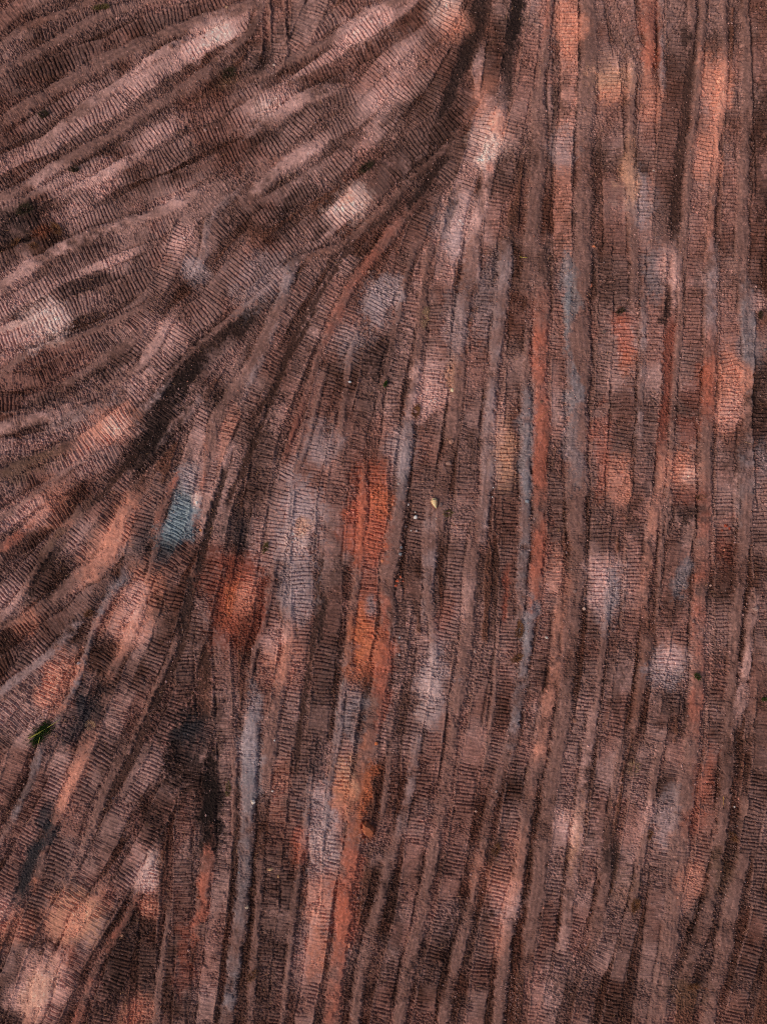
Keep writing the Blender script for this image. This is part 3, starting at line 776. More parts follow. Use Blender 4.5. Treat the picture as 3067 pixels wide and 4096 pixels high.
print("tracks")
ROWS = []
for i, row in enumerate(STROKES.strip().splitlines()):
    head, *pp = row.split()
    w = ''.join(ch for ch in head[1:] if ch.isdigit())
    ROWS.append((head[0], float(w), head[1 + len(w):], [tuple(map(float, p.split(','))) for p in pp], i))
FLOW = []
for kind, w, tint, pts, i in ROWS:
    note_dirs(spline(pts))
FLOW = np.array(DIRS); DIRS.clear()
for kind, w, tint, pts, i in ROWS:          # older, half destroyed passes under the readable ones
    if len(pts) > 2 or w > 30: tread(pts, w + 34, tint, i, True)
for kind, w, tint, pts, i in ROWS:
    if kind == 'T': tread(pts, w * 1.04, tint, i)
    elif kind == 'S': windrow(pts, w * (.78 if pts[0][0] < 560 and pts[0][1] < 720 else 1.02), tint, i)
    else: windrow(pts, w, tint, i, True)

DIRS = np.array(DIRS)
print("stains")
WARPX, WARPY = (fbm(50, 3) - .5) * 60, (fbm(50, 3) - .5) * 60
IDM = IDr.reshape(NY, NX)
SOILVAR = (0.55 * C.mean(axis=2) / C.mean() + .45).astype(np.float32)
ITEMS = [it.split() for it in PATCHES.replace('\n', '|').split('|') if it.strip()]
ITEMS.sort(key=lambda it: it[4] not in 'dkKRy')
for cx, cy, ra, rb, key, st in ITEMS:
    cx, cy, ra, rb, st = float(cx), float(cy), float(ra), float(rb), float(st)
    if key in 'dkK': ra, rb = ra * 1.0, rb * .95
    elif key in 'rO' and not 450 < cx < 860: st *= .8
    elif key in 'pwotg': ra, rb, st = ra * .98, rb * 1.3, min(1, st * 1.1)
    else: rb = rb * 1.1

    wgt = np.exp(-((DIRS[:, 0] - cx) ** 2 + (DIRS[:, 1] - cy) ** 2) / (2 * 28 ** 2)) + 1e-12
    ang = .5 * math.atan2((wgt * DIRS[:, 3]).sum(), (wgt * DIRS[:, 2]).sum())
    R_ = max(ra, rb) * 1.7 + 30
    x0, x1 = int(max(0, cx - R_ + M)), int(min(NX, cx + R_ + M)); y0, y1 = int(max(0, cy - R_ + M)), int(min(NY, cy + R_ + M))
    if x1 <= x0 or y1 <= y0: continue
    sl = (slice(y0, y1), slice(x0, x1))
    X = np.arange(x0, x1)[None, :] - M - cx + WARPX[sl] * min(1, ra / 60); Y = np.arange(y0, y1)[:, None] - M - cy + WARPY[sl] * min(1, ra / 60)
    u = (X * math.cos(ang) + Y * math.sin(ang)) / ra; v = (-X * math.sin(ang) + Y * math.cos(ang)) / rb
    rr = np.sqrt(u * u + v * v) + (N12[sl] - .5) * .25 + (VR[sl] - .5) * .45 + (WR[sl] - .5) * .2
    a = (sstep(1.25, .42, rr) * st).astype(np.float32)
    if key in 'dkK': a = .97 * a * (1 - .35 * (1 - sstep(.05, .4, ROUGH[sl])))
    ids = IDM[sl]                     # every pass dragged its own share of the stain along
    share = .76 + .24 * hash01(ids.astype(np.float32), cx, cy)
    here = IDM[int(np.clip(cy + M, 0, NY - 1)), int(np.clip(cx + M, 0, NX - 1))]
    a = a * np.where(ids == here, 1, share) * (.82 + .3 * (DET[sl] - .9))
    a = np.clip(a, 0, 1)[..., None]
    C[sl] = C[sl] * (1 - a) + PAL[key] * (SOILVAR[sl] ** .35)[..., None] * a

# pale grit and darker damp crumbs, lump by lump
DET *= 1 + ROUGH * ((WR > .93) * .35 - (WR < .10) * .20)
DET *= 0.94 + .12 * N2
H += (N2 - .5) * .008 * (0.4 + ROUGH)
C *= DET[..., None]
np.clip(C, .004, .9, out=C)

print("mesh")
GROW = 34
ext = np.cumsum(U * 1.23 ** np.arange(1, GROW + 1))
xs_in = (np.arange(NX) - M - PW / 2) * U; ys_in = (PH / 2 - (np.arange(NY) - M)) * U
xs = np.concatenate([xs_in[0] - ext[::-1], xs_in, xs_in[-1] + ext]); ys = np.concatenate([ys_in[0] + ext[::-1], ys_in, ys_in[-1] - ext])
nx, ny = len(xs), len(ys)
Hf = np.pad(H, GROW, mode='edge'); Cf = np.pad(C, ((GROW, GROW), (GROW, GROW), (0, 0)), mode='edge')
ramp = np.concatenate([np.arange(GROW, 0, -1), np.zeros(NX), np.arange(1, GROW + 1)]); rampy = np.concatenate([np.arange(GROW, 0, -1), np.zeros(NY), np.arange(1, GROW + 1)])
far = sstep(3, 14, np.maximum(ramp[None, :], rampy[:, None])).astype(np.float32)
Hf = Hf * (1 - far)
Cf = Cf * (1 - far[..., None]) + (PAL['n'] * .6 + PAL['m'] * .4) * far[..., None]
co = np.empty((ny, nx, 3), np.float32)
co[..., 0] = xs[None, :]; co[..., 1] = ys[:, None]; co[..., 2] = Hf
me = bpy.data.meshes.new("ground")
nv = nx * ny; nf = (nx - 1) * (ny - 1)
idx = np.arange(nv, dtype=np.int32).reshape(ny, nx)
quad = np.stack([idx[1:, :-1], idx[1:, 1:], idx[:-1, 1:], idx[:-1, :-1]], axis=-1).reshape(-1)
me.vertices.add(nv); me.vertices.foreach_set("co", co.ravel())
me.loops.add(nf * 4); me.loops.foreach_set("vertex_index", quad)
me.polygons.add(nf); me.polygons.foreach_set("loop_start", np.arange(0, nf * 4, 4, dtype=np.int32))
me.update(calc_edges=True)
at = me.attributes.new("soil_colour", 'FLOAT_COLOR', 'POINT')
rgba = np.ones((nv, 4), np.float32); rgba[:, :3] = Cf.reshape(-1, 3)
at.data.foreach_set("color", rgba.ravel())
del co, quad, rgba, Cf


def material(name, rough=.95):
    m = bpy.data.materials.new(name); m.use_nodes = True
    nt = m.node_tree; b = nt.nodes["Principled BSDF"]
    b.inputs["Roughness"].default_value = rough
    b.inputs["Specular IOR Level"].default_value = .12
    return m, nt, b


def soil_material(name, attr, fine, amount, bump):
    m, nt, b = material(name)
    a = nt.nodes.new("ShaderNodeAttribute"); a.attribute_name = attr
    tc = nt.nodes.new("ShaderNodeTexCoord")
    n = nt.nodes.new("ShaderNodeTexNoise"); n.inputs["Scale"].default_value = fine; n.inputs["Detail"].default_value = 4
    r = nt.nodes.new("ShaderNodeMapRange"); r.inputs[1].default_value = .3; r.inputs[2].default_value = .7
    r.inputs[3].default_value = 1 - amount; r.inputs[4].default_value = 1 + amount
    v = nt.nodes.new("ShaderNodeVectorMath"); v.operation = 'SCALE'
    bp = nt.nodes.new("ShaderNodeBump"); bp.inputs["Strength"].default_value = bump; bp.inputs["Distance"].default_value = .01
    L = nt.links.new
    L(tc.outputs["Object"], n.inputs["Vector"]); L(n.outputs["Fac"], r.inputs[0])
    L(a.outputs["Color"], v.inputs[0]); L(r.outputs[0], v.inputs["Scale"]); L(v.outputs[0], b.inputs["Base Color"])
    L(n.outputs["Fac"], bp.inputs["Height"]); L(bp.outputs[0], b.inputs["Normal"])
    return m


me.materials.append(soil_material("tracked_soil", "soil_colour", 22.0, .16, .35))
ground = bpy.data.objects.new("ground", me); COL.objects.link(ground)
ground["kind"] = "structure"; ground["label"] = "bulldozed red-brown earth crossed by crawler tracks"


def gz(px, py):
    j, i = int(round(px)) + M, int(round(py)) + M
    j = min(max(j, 1), NX - 2); i = min(max(i, 1), NY - 2)
    return float(H[i - 1:i + 2, j - 1:j + 2].mean())


# ------------------------------------------------------------------ stones, plants and litter
def tag(o, label, cat, group=None, kind=None):
    if label: o["label"] = label
    if cat: o["category"] = cat
    if group: o["group"] = group
    if kind: o["kind"] = kind
    return o


def link(name, mesh, mat=None, parent=None):
    o = bpy.data.objects.new(name, mesh); COL.objects.link(o)
    if mat: mesh.materials.append(mat)
    if parent: o.parent = parent
    return o


STONE_MATS = {}


def stone_mat(rgb):
    key = tuple(rgb)
    if key not in STONE_MATS:
        m, nt, b = material("stone_%d_%d_%d" % key, .8)
        c = lin(rgb) / KREF
        tc = nt.nodes.new("ShaderNodeTexCoord")
        n = nt.nodes.new("ShaderNodeTexNoise"); n.inputs["Scale"].default_value = 9; n.inputs["Detail"].default_value = 6
        r = nt.nodes.new("ShaderNodeValToRGB")
        r.color_ramp.elements[0].position = .32; r.color_ramp.elements[1].position = .68
        r.color_ramp.elements[0].color = (*[float(q) for q in c * np.array([.62, .55, .5])], 1)
        r.color_ramp.elements[1].color = (*[float(min(.85, q)) for q in c * 1.15], 1)
        bp = nt.nodes.new("ShaderNodeBump"); bp.inputs["Strength"].default_value = .5; bp.inputs["Distance"].default_value = .02
        nt.links.new(tc.outputs["Object"], n.inputs["Vector"]); nt.links.new(n.outputs["Fac"], r.inputs[0])
        nt.links.new(r.outputs[0], b.inputs["Base Color"]); nt.links.new(n.outputs["Fac"], bp.inputs["Height"]); nt.links.new(bp.outputs[0], b.inputs["Normal"])
        STONE_MATS[key] = m
    return STONE_MATS[key]


def stone_mesh(name, lx, ly, lz, seed, angular=.6):
    r = random.Random(seed)
    bm = bmesh.new()
    n = 26
    for _ in range(n):
        v = Vector((r.gauss(0, 1), r.gauss(0, 1), r.gauss(0, 1))).normalized()
        k = r.uniform(1 - .35 * angular, 1.0)
        z = v.z
        if z < -.45: z = -.45
        bm.verts.new((v.x * lx / 2 * k, v.y * ly / 2 * k, z * lz * .62 * k + lz * .12))
    bmesh.ops.convex_hull(bm, input=bm.verts[:])
    for v in [v for v in bm.verts if not v.link_faces]: bm.verts.remove(v)
    me = bpy.data.meshes.new(name); bm.to_mesh(me); bm.free()
    me.shade_flat()
    return me


def outline_stone(name, outline, top, hgt, seed):
    """a boulder from its plan outline: a skirt in the soil, the outline at mid height, a smaller broken top"""
    r = random.Random(seed)
    bm = bmesh.new()
    cx = sum(p[0] for p in outline) / len(outline); cy = sum(p[1] for p in outline) / len(outline)
    rings = []
    for sc, z in ((.96, -.06), (1.0, hgt * .38), (.9, hgt * .62)):
        rings.append([bm.verts.new(((cx + (x - cx) * sc) + r.uniform(-.012, .012), (cy + (y - cy) * sc) + r.uniform(-.012, .012), z + r.uniform(-.03, .03) * (z > 0))) for x, y in outline])
    tv = [bm.verts.new((x, y, hgt * z)) for x, y, z in top]
    n = len(outline)
    for a, b in zip(rings, rings[1:]):
        for i in range(n): bm.faces.new((a[i], a[(i + 1) % n], b[(i + 1) % n], b[i]))
    # close the top as a fan of facets to the nearest crest point
    near = [min(range(len(tv)), key=lambda q: (tv[q].co.xy - v.co.xy).length) for v in rings[-1]]
    for i in range(n):
        a, b = rings[-1][i], rings[-1][(i + 1) % n]
        ta, tb = tv[near[i]], tv[near[(i + 1) % n]]
        bm.faces.new((a, b, tb))
        if ta is not tb: bm.faces.new((a, tb, ta))
    if len(tv) > 2:
        try: bm.faces.new(tv)
        except ValueError: pass
    bm.normal_update()
    bmesh.ops.recalc_face_normals(bm, faces=bm.faces[:])
    me = bpy.data.meshes.new(name); bm.to_mesh(me); bm.free(); me.shade_flat()
    return me


S2 = 1 / 1.852      # photo survey pixels to plan units
PXM = 1 / 75.0      # photo survey pixels to metres


def place(o, sx, sy, dz=0.0, rz=0.0):
    o.location = (wx(sx * S2), wy(sy * S2), gz(sx * S2, sy * S2) + dz)
    o.rotation_euler = (0, 0, rz)
    return o


def plan(pts, c):
    return [((x - c[0]) * PXM, (c[1] - y) * PXM) for x, y in pts]


# the two boulders and the two pale blocks that stand out
c = (1738, 2010)
o = link("boulder", outline_stone("boulder", plan([(1722, 2004), (1729, 1993), (1738, 1992), (1747, 1997), (1748, 2012), (1747, 2026), (1744, 2035), (1737, 2029), (1731, 2021), (1724, 2013)], c),
         [(*plan([(1731, 2000)], c)[0], 1.0), (*plan([(1742, 2002)], c)[0], .95), (*plan([(1741, 2016)], c)[0], .86), (*plan([(1733, 2012)], c)[0], .9)], .26, 3), stone_mat((232, 170, 128)))
place(o, *c); tag(o, "pale ochre faceted boulder lying between a grey windrow and a tread-marked strip", "boulder")
c = (1472, 3316)
o = link("boulder", outline_stone("boulder", plan([(1449, 3291), (1456, 3290), (1464, 3285), (1472, 3291), (1480, 3299), (1489, 3305), (1496, 3313), (1495, 3330), (1492, 3335), (1489, 3347), (1482, 3344), (1478, 3351), (1470, 3343), (1463, 3342), (1455, 3333), (1449, 3326), (1451, 3308)], c),
         [(*plan([(1462, 3300)], c)[0], 1.0), (*plan([(1476, 3306)], c)[0], .9), (*plan([(1486, 3318)], c)[0], .8), (*plan([(1472, 3330)], c)[0], .72), (*plan([(1460, 3320)], c)[0], .9)], .42, 5), stone_mat((142, 82, 58)))
place(o, *c); tag(o, "large rust-brown boulder half buried at the edge of the bright orange windrow", "boulder")
c = (1013, 3207)
o = link("stone", outline_stone("stone", plan([(1004, 3203), (1008, 3198), (1016, 3198), (1020, 3203), (1022, 3210), (1016, 3214), (1011, 3217), (1007, 3210)], c),
         [(*plan([(1010, 3203)], c)[0], 1.0), (*plan([(1015, 3204)], c)[0], .95), (*plan([(1013, 3210)], c)[0], .85)], .15, 8), stone_mat((242, 216, 190)))
place(o, *c); tag(o, "cream faceted stone lying alone on the long blue-grey windrow", "stone")

STONES = [  # survey x, y, size px, colour, aspect, label
    (1661, 2069, 18, (226, 214, 204), .95, "near-white round stone on a tread-marked strip left of the ochre boulder"),
    (1633, 2019, 11, (172, 158, 156), 1.2, "light grey pebble on the windrow west of the ochre boulder"),
    (1660, 2049, 8, (196, 178, 168), 1, "small pale pebble just above the near-white round stone"),
    (1644, 2122, 8, (200, 186, 176), 1, "small whitish pebble, left one of a pair below the near-white round stone"),
    (1665, 2124, 11, (160, 140, 136), 1, "grey-mauve pebble, right one of a pair below the near-white round stone"),
    (1743, 2075, 9, (148, 128, 122), 1, "mauve pebble on the grey windrow below the ochre boulder"),
    (1655, 2023, 13, (140, 100, 86), .8, "reddish brown stone beside the light grey pebble west of the ochre boulder"),
    (1762, 2021, 21, (118, 94, 88), 1.3, "flat mauve slab half sunk beside the ochre boulder"),
    (1807, 1561, 16, (226, 184, 148), 1.2, "tan angular chip at the right edge of a pale pink track"),
    (1399, 1527, 13, (196, 196, 200), .7, "bluish white chip on dark treads left of a small green sprout"),
    (1804, 1765, 26, (150, 112, 98), .8, "big rounded mauve-tan stone embedded in a windrow, upper of two"),
    (1794, 1853, 24, (140, 108, 98), .8, "big rounded mauve stone embedded in a windrow, lower of two"),
    (1594, 1936, 13, (158, 142, 134), .8, "grey-tan stone at the top end of the gravelly grey windrow by the red patch"),
    (1571, 2017, 13, (206, 124, 96), 1.2, "salmon orange stone on the grey windrow beside the red-orange patch"),
    (1980, 1842, 8, (236, 226, 218), 1, "tiny white stone, top of a line of white specks on a pale windrow"),
    (1972, 1950, 6, (236, 228, 222), 1, "tiny white fragment, middle of a line of white specks on a pale windrow"),
    (1970, 1988, 7, (232, 226, 222), 1, "tiny white fragment, lowest of a line of white specks on a pale windrow"),
    (1475, 1086, 16, (158, 116, 100), 1.3, "tan-brown stone on the upper end of the red ridge"),
    (1478, 1123, 11, (166, 122, 108), 1, "brown pebble on the red ridge below the tan-brown stone"),
    (1232, 1235, 10, (162, 124, 110), 1, "pale brown pebble on the left flank of the red ridge"),
    (1154, 1086, 12, (152, 128, 118), 1, "pale mauve stone where a grey windrow leaves the rough ridge"),
    (1601, 2217, 14, (150, 148, 150), .9, "grey stone, lower one beside the gravel below the red-orange patch"),
    (1604, 2190, 13, (146, 140, 140), .8, "grey stone, upper one beside the gravel below the red-orange patch"),
    (1538, 2187, 12, (200, 112, 82), 1, "orange stone at the right rim of the red-orange patch"),
    (1528, 2243, 14, (198, 116, 84), 1.4, "oblong orange stone at the foot of the red-orange patch"),
    (1588, 2324, 16, (206, 92, 64), .8, "vivid red-orange clod, largest of a heap in a dark gap"),
    (1584, 2342, 14, (196, 84, 60), .7, "vivid red-orange clod, lowest of a heap in a dark gap"),
    (1602, 2308, 11, (190, 98, 72), 1, "small red-orange clod, upper right of a heap in a dark gap"),
    (1612, 2326, 9, (176, 96, 74), 1, "small dull orange clod, right edge of a heap in a dark gap"),
    (1900, 2606, 15, (158, 132, 124), 1.2, "oval pale mauve stone on a red-brown strip between windrows"),
    (1598, 2551, 11, (160, 152, 150), 1, "grey stone among rubble in a dark strip beside the orange patch"),
    (1597, 2621, 9, (168, 158, 154), 1, "light pebble lower in the rubble strip beside the orange patch"),
    (1877, 2771, 13, (176, 132, 116), 1, "pinkish stone at the right edge of a smooth pink windrow"),
    (1505, 2974, 16, (204, 108, 70), .9, "orange angular clod on a grey-blue stain at a windrow's end"),
    (1098, 2962, 8, (240, 236, 232), 1.5, "small bright white chip on a mauve windrow near the blue-grey stain"),
    (687, 187, 22, (124, 92, 84), .9, "brown-mauve boulder on a smooth windrow near the pale treads at top left"),
    (734, 164, 18, (140, 104, 96), .7, "flat pinkish stone right of the brown-mauve boulder at top left"),
    (907, 28, 15, (164, 128, 104), .8, "tan stone near the top edge beside a dark cut in the ridge"),
    (820, 519, 14, (170, 132, 122), 1, "round pinkish stone at the tip of a smooth pale patch"),
    (531, 525, 12, (118, 92, 84), 1, "dull brown round stone on a dark smooth windrow"),
    (100, 442, 10, (150, 112, 98), 1, "small pinkish pebble on a brown windrow near the left edge"),
    (1096, 257, 13, (190, 160, 148), .8, "pale pink stone on a fuzzy ridge near dark treads at the top"),
    (815, 150, 11, (150, 112, 104), 1, "mauve pebble in the groove below the pale treads at top left"),
    (2615, 679, 14, (176, 156, 146), .8, "pale stone in the dark notch at the end of a pinkish track"),
    (2376, 984, 16, (212, 118, 84), .9, "bright orange stone at the right flank of a broad mauve windrow"),
    (2365, 1140, 18, (160, 96, 74), 1.5, "tall reddish brown stone in the orange part of a broad windrow"),
    (2415, 1327, 20, (108, 86, 80), .8, "dark grey-brown block beside the top of the red treads"),
    (3060, 1399, 16, (112, 98, 96), 1, "grey stone in the dark gap at the right edge"),
    (2166, 1608, 17, (120, 84, 72), .8, "brown stone on a red windrow beside a long straw"),
    (2345, 1826, 17, (96, 74, 68), 1.5, "dark upright stone at the right foot of a grey windrow"),
    (2106, 2006, 18, (140, 140, 144), .9, "blue-grey stone set in the blue-grey windrow"),
    (2897, 2199, 12, (196, 120, 94), 1, "salmon stone at the right edge of a brown windrow beside a red gap"),
    (2844, 2343, 14, (186, 146, 130), 1, "pale pink round stone at the foot of a dark gap right of the brown windrow"),
    (2904, 2102, 17, (146, 68, 50), .8, "dark red clod, largest of a cluster in a red-brown gap"),
    (2918, 2114, 13, (140, 66, 48), 1, "dark red clod, lower right of a cluster in a red-brown gap"),
    (2888, 2122, 12, (134, 70, 54), 1, "dark red clod, lower left of a cluster in a red-brown gap"),
    (2299, 2366, 20, (134, 104, 96), .9, "large mauve stone lying in the middle of a grey-mauve windrow"),
    (2336, 2436, 16, (190, 152, 136), 1, "pale pinkish round stone at the right flank of a grey-mauve windrow"),
    (2312, 2831, 17, (176, 130, 114), .9, "pinkish stone, left of a pair at the end of a rubble edge"),
    (2330, 2829, 14, (170, 128, 116), 1, "pinkish stone, right of a pair at the end of a rubble edge"),
    (2300, 2883, 25, (126, 90, 78), 1.1, "big brown round stone at the bottom end of a rubble edge"),
    (2186, 2551, 13, (196, 176, 164), .6, "pale flat chip on dark treads right of a blue-grey windrow"),
    (2771, 2486, 16, (142, 106, 96), 1.1, "mauve stone between a dark track and the orange-brown windrow"),
    (3018, 2434, 24, (150, 122, 114), .7, "flat pale block at the head of a smooth ridge near the right edge"),
    (2941, 3231, 9, (226, 206, 192), 1, "whitish round pebble in a dark patch near the right edge"),
    (2704, 3450, 13, (160, 118, 108), 1, "mauve-pink pebble on the broad smooth brown windrow"),
    (2708, 3588, 12, (214, 138, 118), 1, "salmon pink pebble on the orange stain of the broad brown windrow"),
    (2332, 3401, 15, (190, 146, 128), 1.1, "pale tan stone at the lower end of a smooth pale strip"),
    (1397, 3785, 20, (188, 120, 98), 1.3, "salmon stone at the lower right end of the red windrow"),
    (1080, 3479, 19, (214, 156, 116), .5, "tan flat stone on rust-coloured treads below the blue-grey windrow"),
    (1113, 3508, 12, (206, 142, 100), 1, "small ochre stone below the tan flat stone"),
    (1903, 3248, 12, (178, 138, 122), .8, "pinkish stone on a tread strip between two straight windrows"),
    (1984, 3166, 12, (146, 122, 116), 1, "grey-mauve pebble on the straight windrow beside dark rubble"),
    (1848, 3093, 16, (150, 108, 96), 1, "brown-pink stone in the rubble left of a tread strip"),
    (988, 3628, 17, (164, 142, 124), .9, "grey-tan angular stone at the right foot of the long grey windrow"),
    (955, 3492, 11, (140, 132, 130), 1, "small grey stone in a dark strip left of the long grey windrow"),
    (794, 3588, 18, (142, 84, 62), .8, "rust-brown clod beside a red windrow"),
    (488, 3744, 13, (170, 122, 96), 1, "tan stone at the edge of a dark strip beside a thin ridge"),
    (315, 2654, 16, (170, 146, 142), .7, "pale grey-pink flat stone near the orange treads at left"),
    (332, 2588, 13, (172, 122, 108), 1, "pinkish pebble in rubble beside a blue-grey strip at left"),
    (804, 2121, 12, (206, 124, 82), .7, "orange chip at the top of the dark cross-cutting treads"),
    (787, 2012, 14, (232, 220, 206), 1.3, "white quartz lump at the right rim of the steel-blue stain"),
    (778, 2030, 8, (226, 220, 210), 1, "small white quartz bit beside the larger quartz lump"),
    (952, 3230, 9, (178, 132, 120), 1.4, "oval pink pebble in the dark strip left of the cream faceted stone"),
    (1090, 3165, 11, (222, 196, 178), .8, "whitish pink chip upper right of the cream faceted stone"),
    (1007, 3226, 6, (200, 182, 172), 1, "tiny pale pebble just below the cream faceted stone"),
    (2066, 1640, 12, (160, 120, 104), 1, "tan-pink pebble on a mauve windrow right of a broad pale track"),
]
for i, (sx, sy, size, rgb, asp, label) in enumerate(STONES):
    L = size * PXM * 1.08
    nm = "boulder" if "boulder" in label else "clod" if "clod" in label else "stone"
    me_ = stone_mesh(nm, L / math.sqrt(asp), L * math.sqrt(asp), L * .62, 100 + i, .7)
    place(link(nm, me_, stone_mat(rgb)), sx, sy, .0, random.Random(i).uniform(-.4, .4))
    o = COL.objects[-1]
    tag(o, label, "pebble" if "pebble" in label else "clod" if nm == "clod" else "boulder" if nm == "boulder" else "stone")


# -- plants
def blade_mesh(name, blades):
    """blades: list of (base xyz, tip xyz, width, bow)"""
    V, F = [], []
    for b, t, w, bow in blades:
        b, t = Vector(b), Vector(t)
        d = t - b
        side = Vector((-d.y, d.x, 0))
        side = side.normalized() if side.length > 1e-6 else Vector((1, 0, 0))
        k = len(V)
        mid = b + d * .55 + Vector((0, 0, bow))
        V += [b - side * w, b + side * w, mid + side * w * .75, mid - side * w * .75, t]
        F += [(k, k + 1, k + 2, k + 3), (k + 3, k + 2, k + 4)]
    me = bpy.data.meshes.new(name); me.from_pydata([tuple(v) for v in V], [], F); me.update()
    return me


PLANT_MATS = {}


def plant_mat(rgb, name):
    if name not in PLANT_MATS:
        m, nt, b = material(name, .75)
        c = lin(rgb) / KREF
        g = nt.nodes.new("ShaderNodeNewGeometry"); r = nt.nodes.new("ShaderNodeValToRGB")
        r.color_ramp.elements[0].color = (*[float(q) for q in c * .55], 1); r.color_ramp.elements[1].color = (*[float(q) for q in c * 1.35], 1)
        nt.links.new(g.outputs["Random Per Island"], r.inputs[0]); nt.links.new(r.outputs[0], b.inputs["Base Color"])
        PLANT_MATS[name] = m
    return PLANT_MATS[name]


def tuft(name, sx, sy, size, n, mat, label, cat, seed, squash=1.0, ang=0.0, hgt=.3, group=None):
    r = random.Random(seed)
    bl = []
    R = size * PXM / 2
    for _ in range(n):
        a = r.uniform(0, 2 * math.pi); q = math.sqrt(r.random()) * .6
        bx, by = math.cos(a) * q * R, math.sin(a) * q * R * squash
        a2 = a + r.gauss(0, .9)
        l = R * r.uniform(.35, 1.0)
        tx, ty = bx + math.cos(a2) * l, by + math.sin(a2) * l * squash
        ca, sa = math.cos(ang), math.sin(ang)
        z = r.uniform(.25, 1) * hgt
        bl.append(((bx * ca - by * sa, bx * sa + by * ca, -.05), (tx * ca - ty * sa, tx * sa + ty * ca, z * .75), r.uniform(.006, .012), z * .5))
    o = link(name, blade_mesh(name, bl), mat)
    place(o, sx, sy); tag(o, label, cat, group)
    return o


GREEN = plant_mat((44, 60, 22), "green_grass"); DULL = plant_mat((92, 76, 44), "olive_grass")
STRAW = plant_mat((112, 74, 50), "orange_straw"); DRY = plant_mat((150, 116, 90), "dry_straw"); MOSS = plant_mat((58, 48, 34), "dark_moss")

clump = bpy.data.objects.new("grass_clump", None); COL.objects.link(clump)
place(clump, 150, 2945); tag(clump, "bright green grass clump sprouting beside a grey strip at the left", "grass clump")
r = random.Random(5)
bl = []
for _ in range(1300):
    u = r.random()
    cxp, cyp = (126 + 76 * u + r.gauss(0, 11), 2964 - 60 * u + r.gauss(0, 15))
    if u > .75 and r.random() < .4: continue
    a = r.uniform(0, 2 * math.pi); l = r.uniform(.05, .2); z = r.uniform(.04, .36)
    x, y = (cxp - 150) * PXM, (2945 - cyp) * PXM
    bl.append(((x, y, -.04), (x + math.cos(a) * l, y + math.sin(a) * l, z), r.uniform(.008, .016), z * .35))
link("blades", blade_mesh("blades", bl), GREEN, clump)
st = []
for p, q in (((118, 2952), (196, 2908)), ((196, 2908), (256, 2868)), ((166, 2946), (160, 2974)), ((130, 2948), (180, 2920))):
    st.append((((p[0] - 150) * PXM, (2945 - p[1]) * PXM, .3), ((q[0] - 150) * PXM, (2945 - q[1]) * PXM, .36), .011, .03))
link("stalk", blade_mesh("stalk", st), plant_mat((150, 140, 60), "yellow_stalk"), clump)

TUFTS = [  # kind, x, y, size, blades, squash, angle, label
    ("g", 1541, 1537, 30, 110, .45, 1.2, "small green grass sprout on a thin grey ridge between dark treads"),
    ("g", 2784, 2704, 34, 110, .7, -.8, "small green tuft growing on the orange-brown windrow"),
    ("g", 3055, 2797, 26, 70, .7, 0, "green tuft cut by the right edge beside dark soil"),
    ("y", 408, 30, 70, 160, .3, .1, "yellow-green grass tuft on a ridge near the top left edge"),
    ("m", 176, 458, 46, 160, .7, .3, "dark moss-green tuft on treads at upper left"),
    ("m", 1465, 668, 70, 240, .5, .6, "olive brown weed mound beside the broad dark track"),
    ("m", 100, 838, 70, 220, .7, .3, "dark dry weed hummock over a black hollow at the left"),
    ("s", 225, 914, 60, 120, .6, -1.0, "orange reeds fanning out of the dark ground at left"),
    ("s", 136, 984, 38, 90, .8, 0, "small orange straw tuft below the dark hollow at left"),
    ("s", 65, 968, 44, 70, .5, .7, "yellowish straw tuft at the edge of a black hollow at left"),
    ("m", 917, 290, 66, 170, .6, .5, "dark dry tuft beside the cut at the end of the pale treads"),
    ("y", 1790, 2053, 46, 110, .7, .2, "yellow-green straw tuft beside the black damp treads"),
    ("s", 2078, 2520, 70, 220, .5, 1.5, "rusty straw tuft at the left side of the blue-grey windrow"),
    ("s", 2070, 2632, 56, 130, .5, .6, "thin rusty straw spread on pale treads below the rusty tuft"),
    ("s", 2538, 3622, 62, 190, .6, 1.3, "orange straw tuft low on a thin ridge right of a dark pit"),
    ("s", 2598, 3338, 46, 110, .6, 1.4, "small orange straw tuft on a thin ridge above the pale grey treads"),
    ("s", 2932, 3350, 50, 110, .6, -1.0, "orange straw tuft in a dark patch near the right edge"),
    ("d", 2532, 3075, 58, 140, .9, 1.2, "tan straw mat on the brown strip between two tracks"),
    ("s", 2773, 3946, 52, 120, .5, .3, "orange straw tuft beside a dark gap near the bottom right"),
    ("s", 1984, 3396, 56, 130, .6, 1.2, "brown-orange straw tuft beside the lower part of a dark strip"),
    ("s", 1664, 1646, 60, 150, .6, 1.4, "orange straw tuft at the top of a blue-grey windrow"),
    ("d", 1700, 1270, 80, 200, .4, 1.4, "tan-orange straw lying along a fuzzy ridge in the upper middle"),
    ("s", 359, 2454, 40, 110, .8, .4, "orange root mat among grey-blue treads at left"),
    ("d", 362, 2900, 44, 90, .8, .5, "pale straw tuft on a damp strip right of the green clump"),
    ("y", 912, 3155, 60, 120, .4, 1.5, "olive straw along the dark track left of the blue-grey windrow"),
    ("m", 2480, 1245, 44, 110, .6, .5, "dark olive tuft in rough clods above the red treads"),
    ("s", 2800, 1990, 46, 80, .5, .1, "sparse orange straw at the top of the black damp treads near the right"),
    ("y", 1063, 2190, 50, 110, .5, 1.2, "olive straw on the left side of the pale grey stain"),
    ("m", 300, 680, 40, 110, .5, .4, "dark brown tuft in a hollow of a pale smooth windrow"),
    ("s", 1010, 3900, 50, 110, .7, 1.0, "rusty straw patch beside the long grey windrow near the bottom"),
    ("m", 3040, 1260, 40, 90, .5, 1.5, "dark green tuft in the black gap near the right edge"),
]
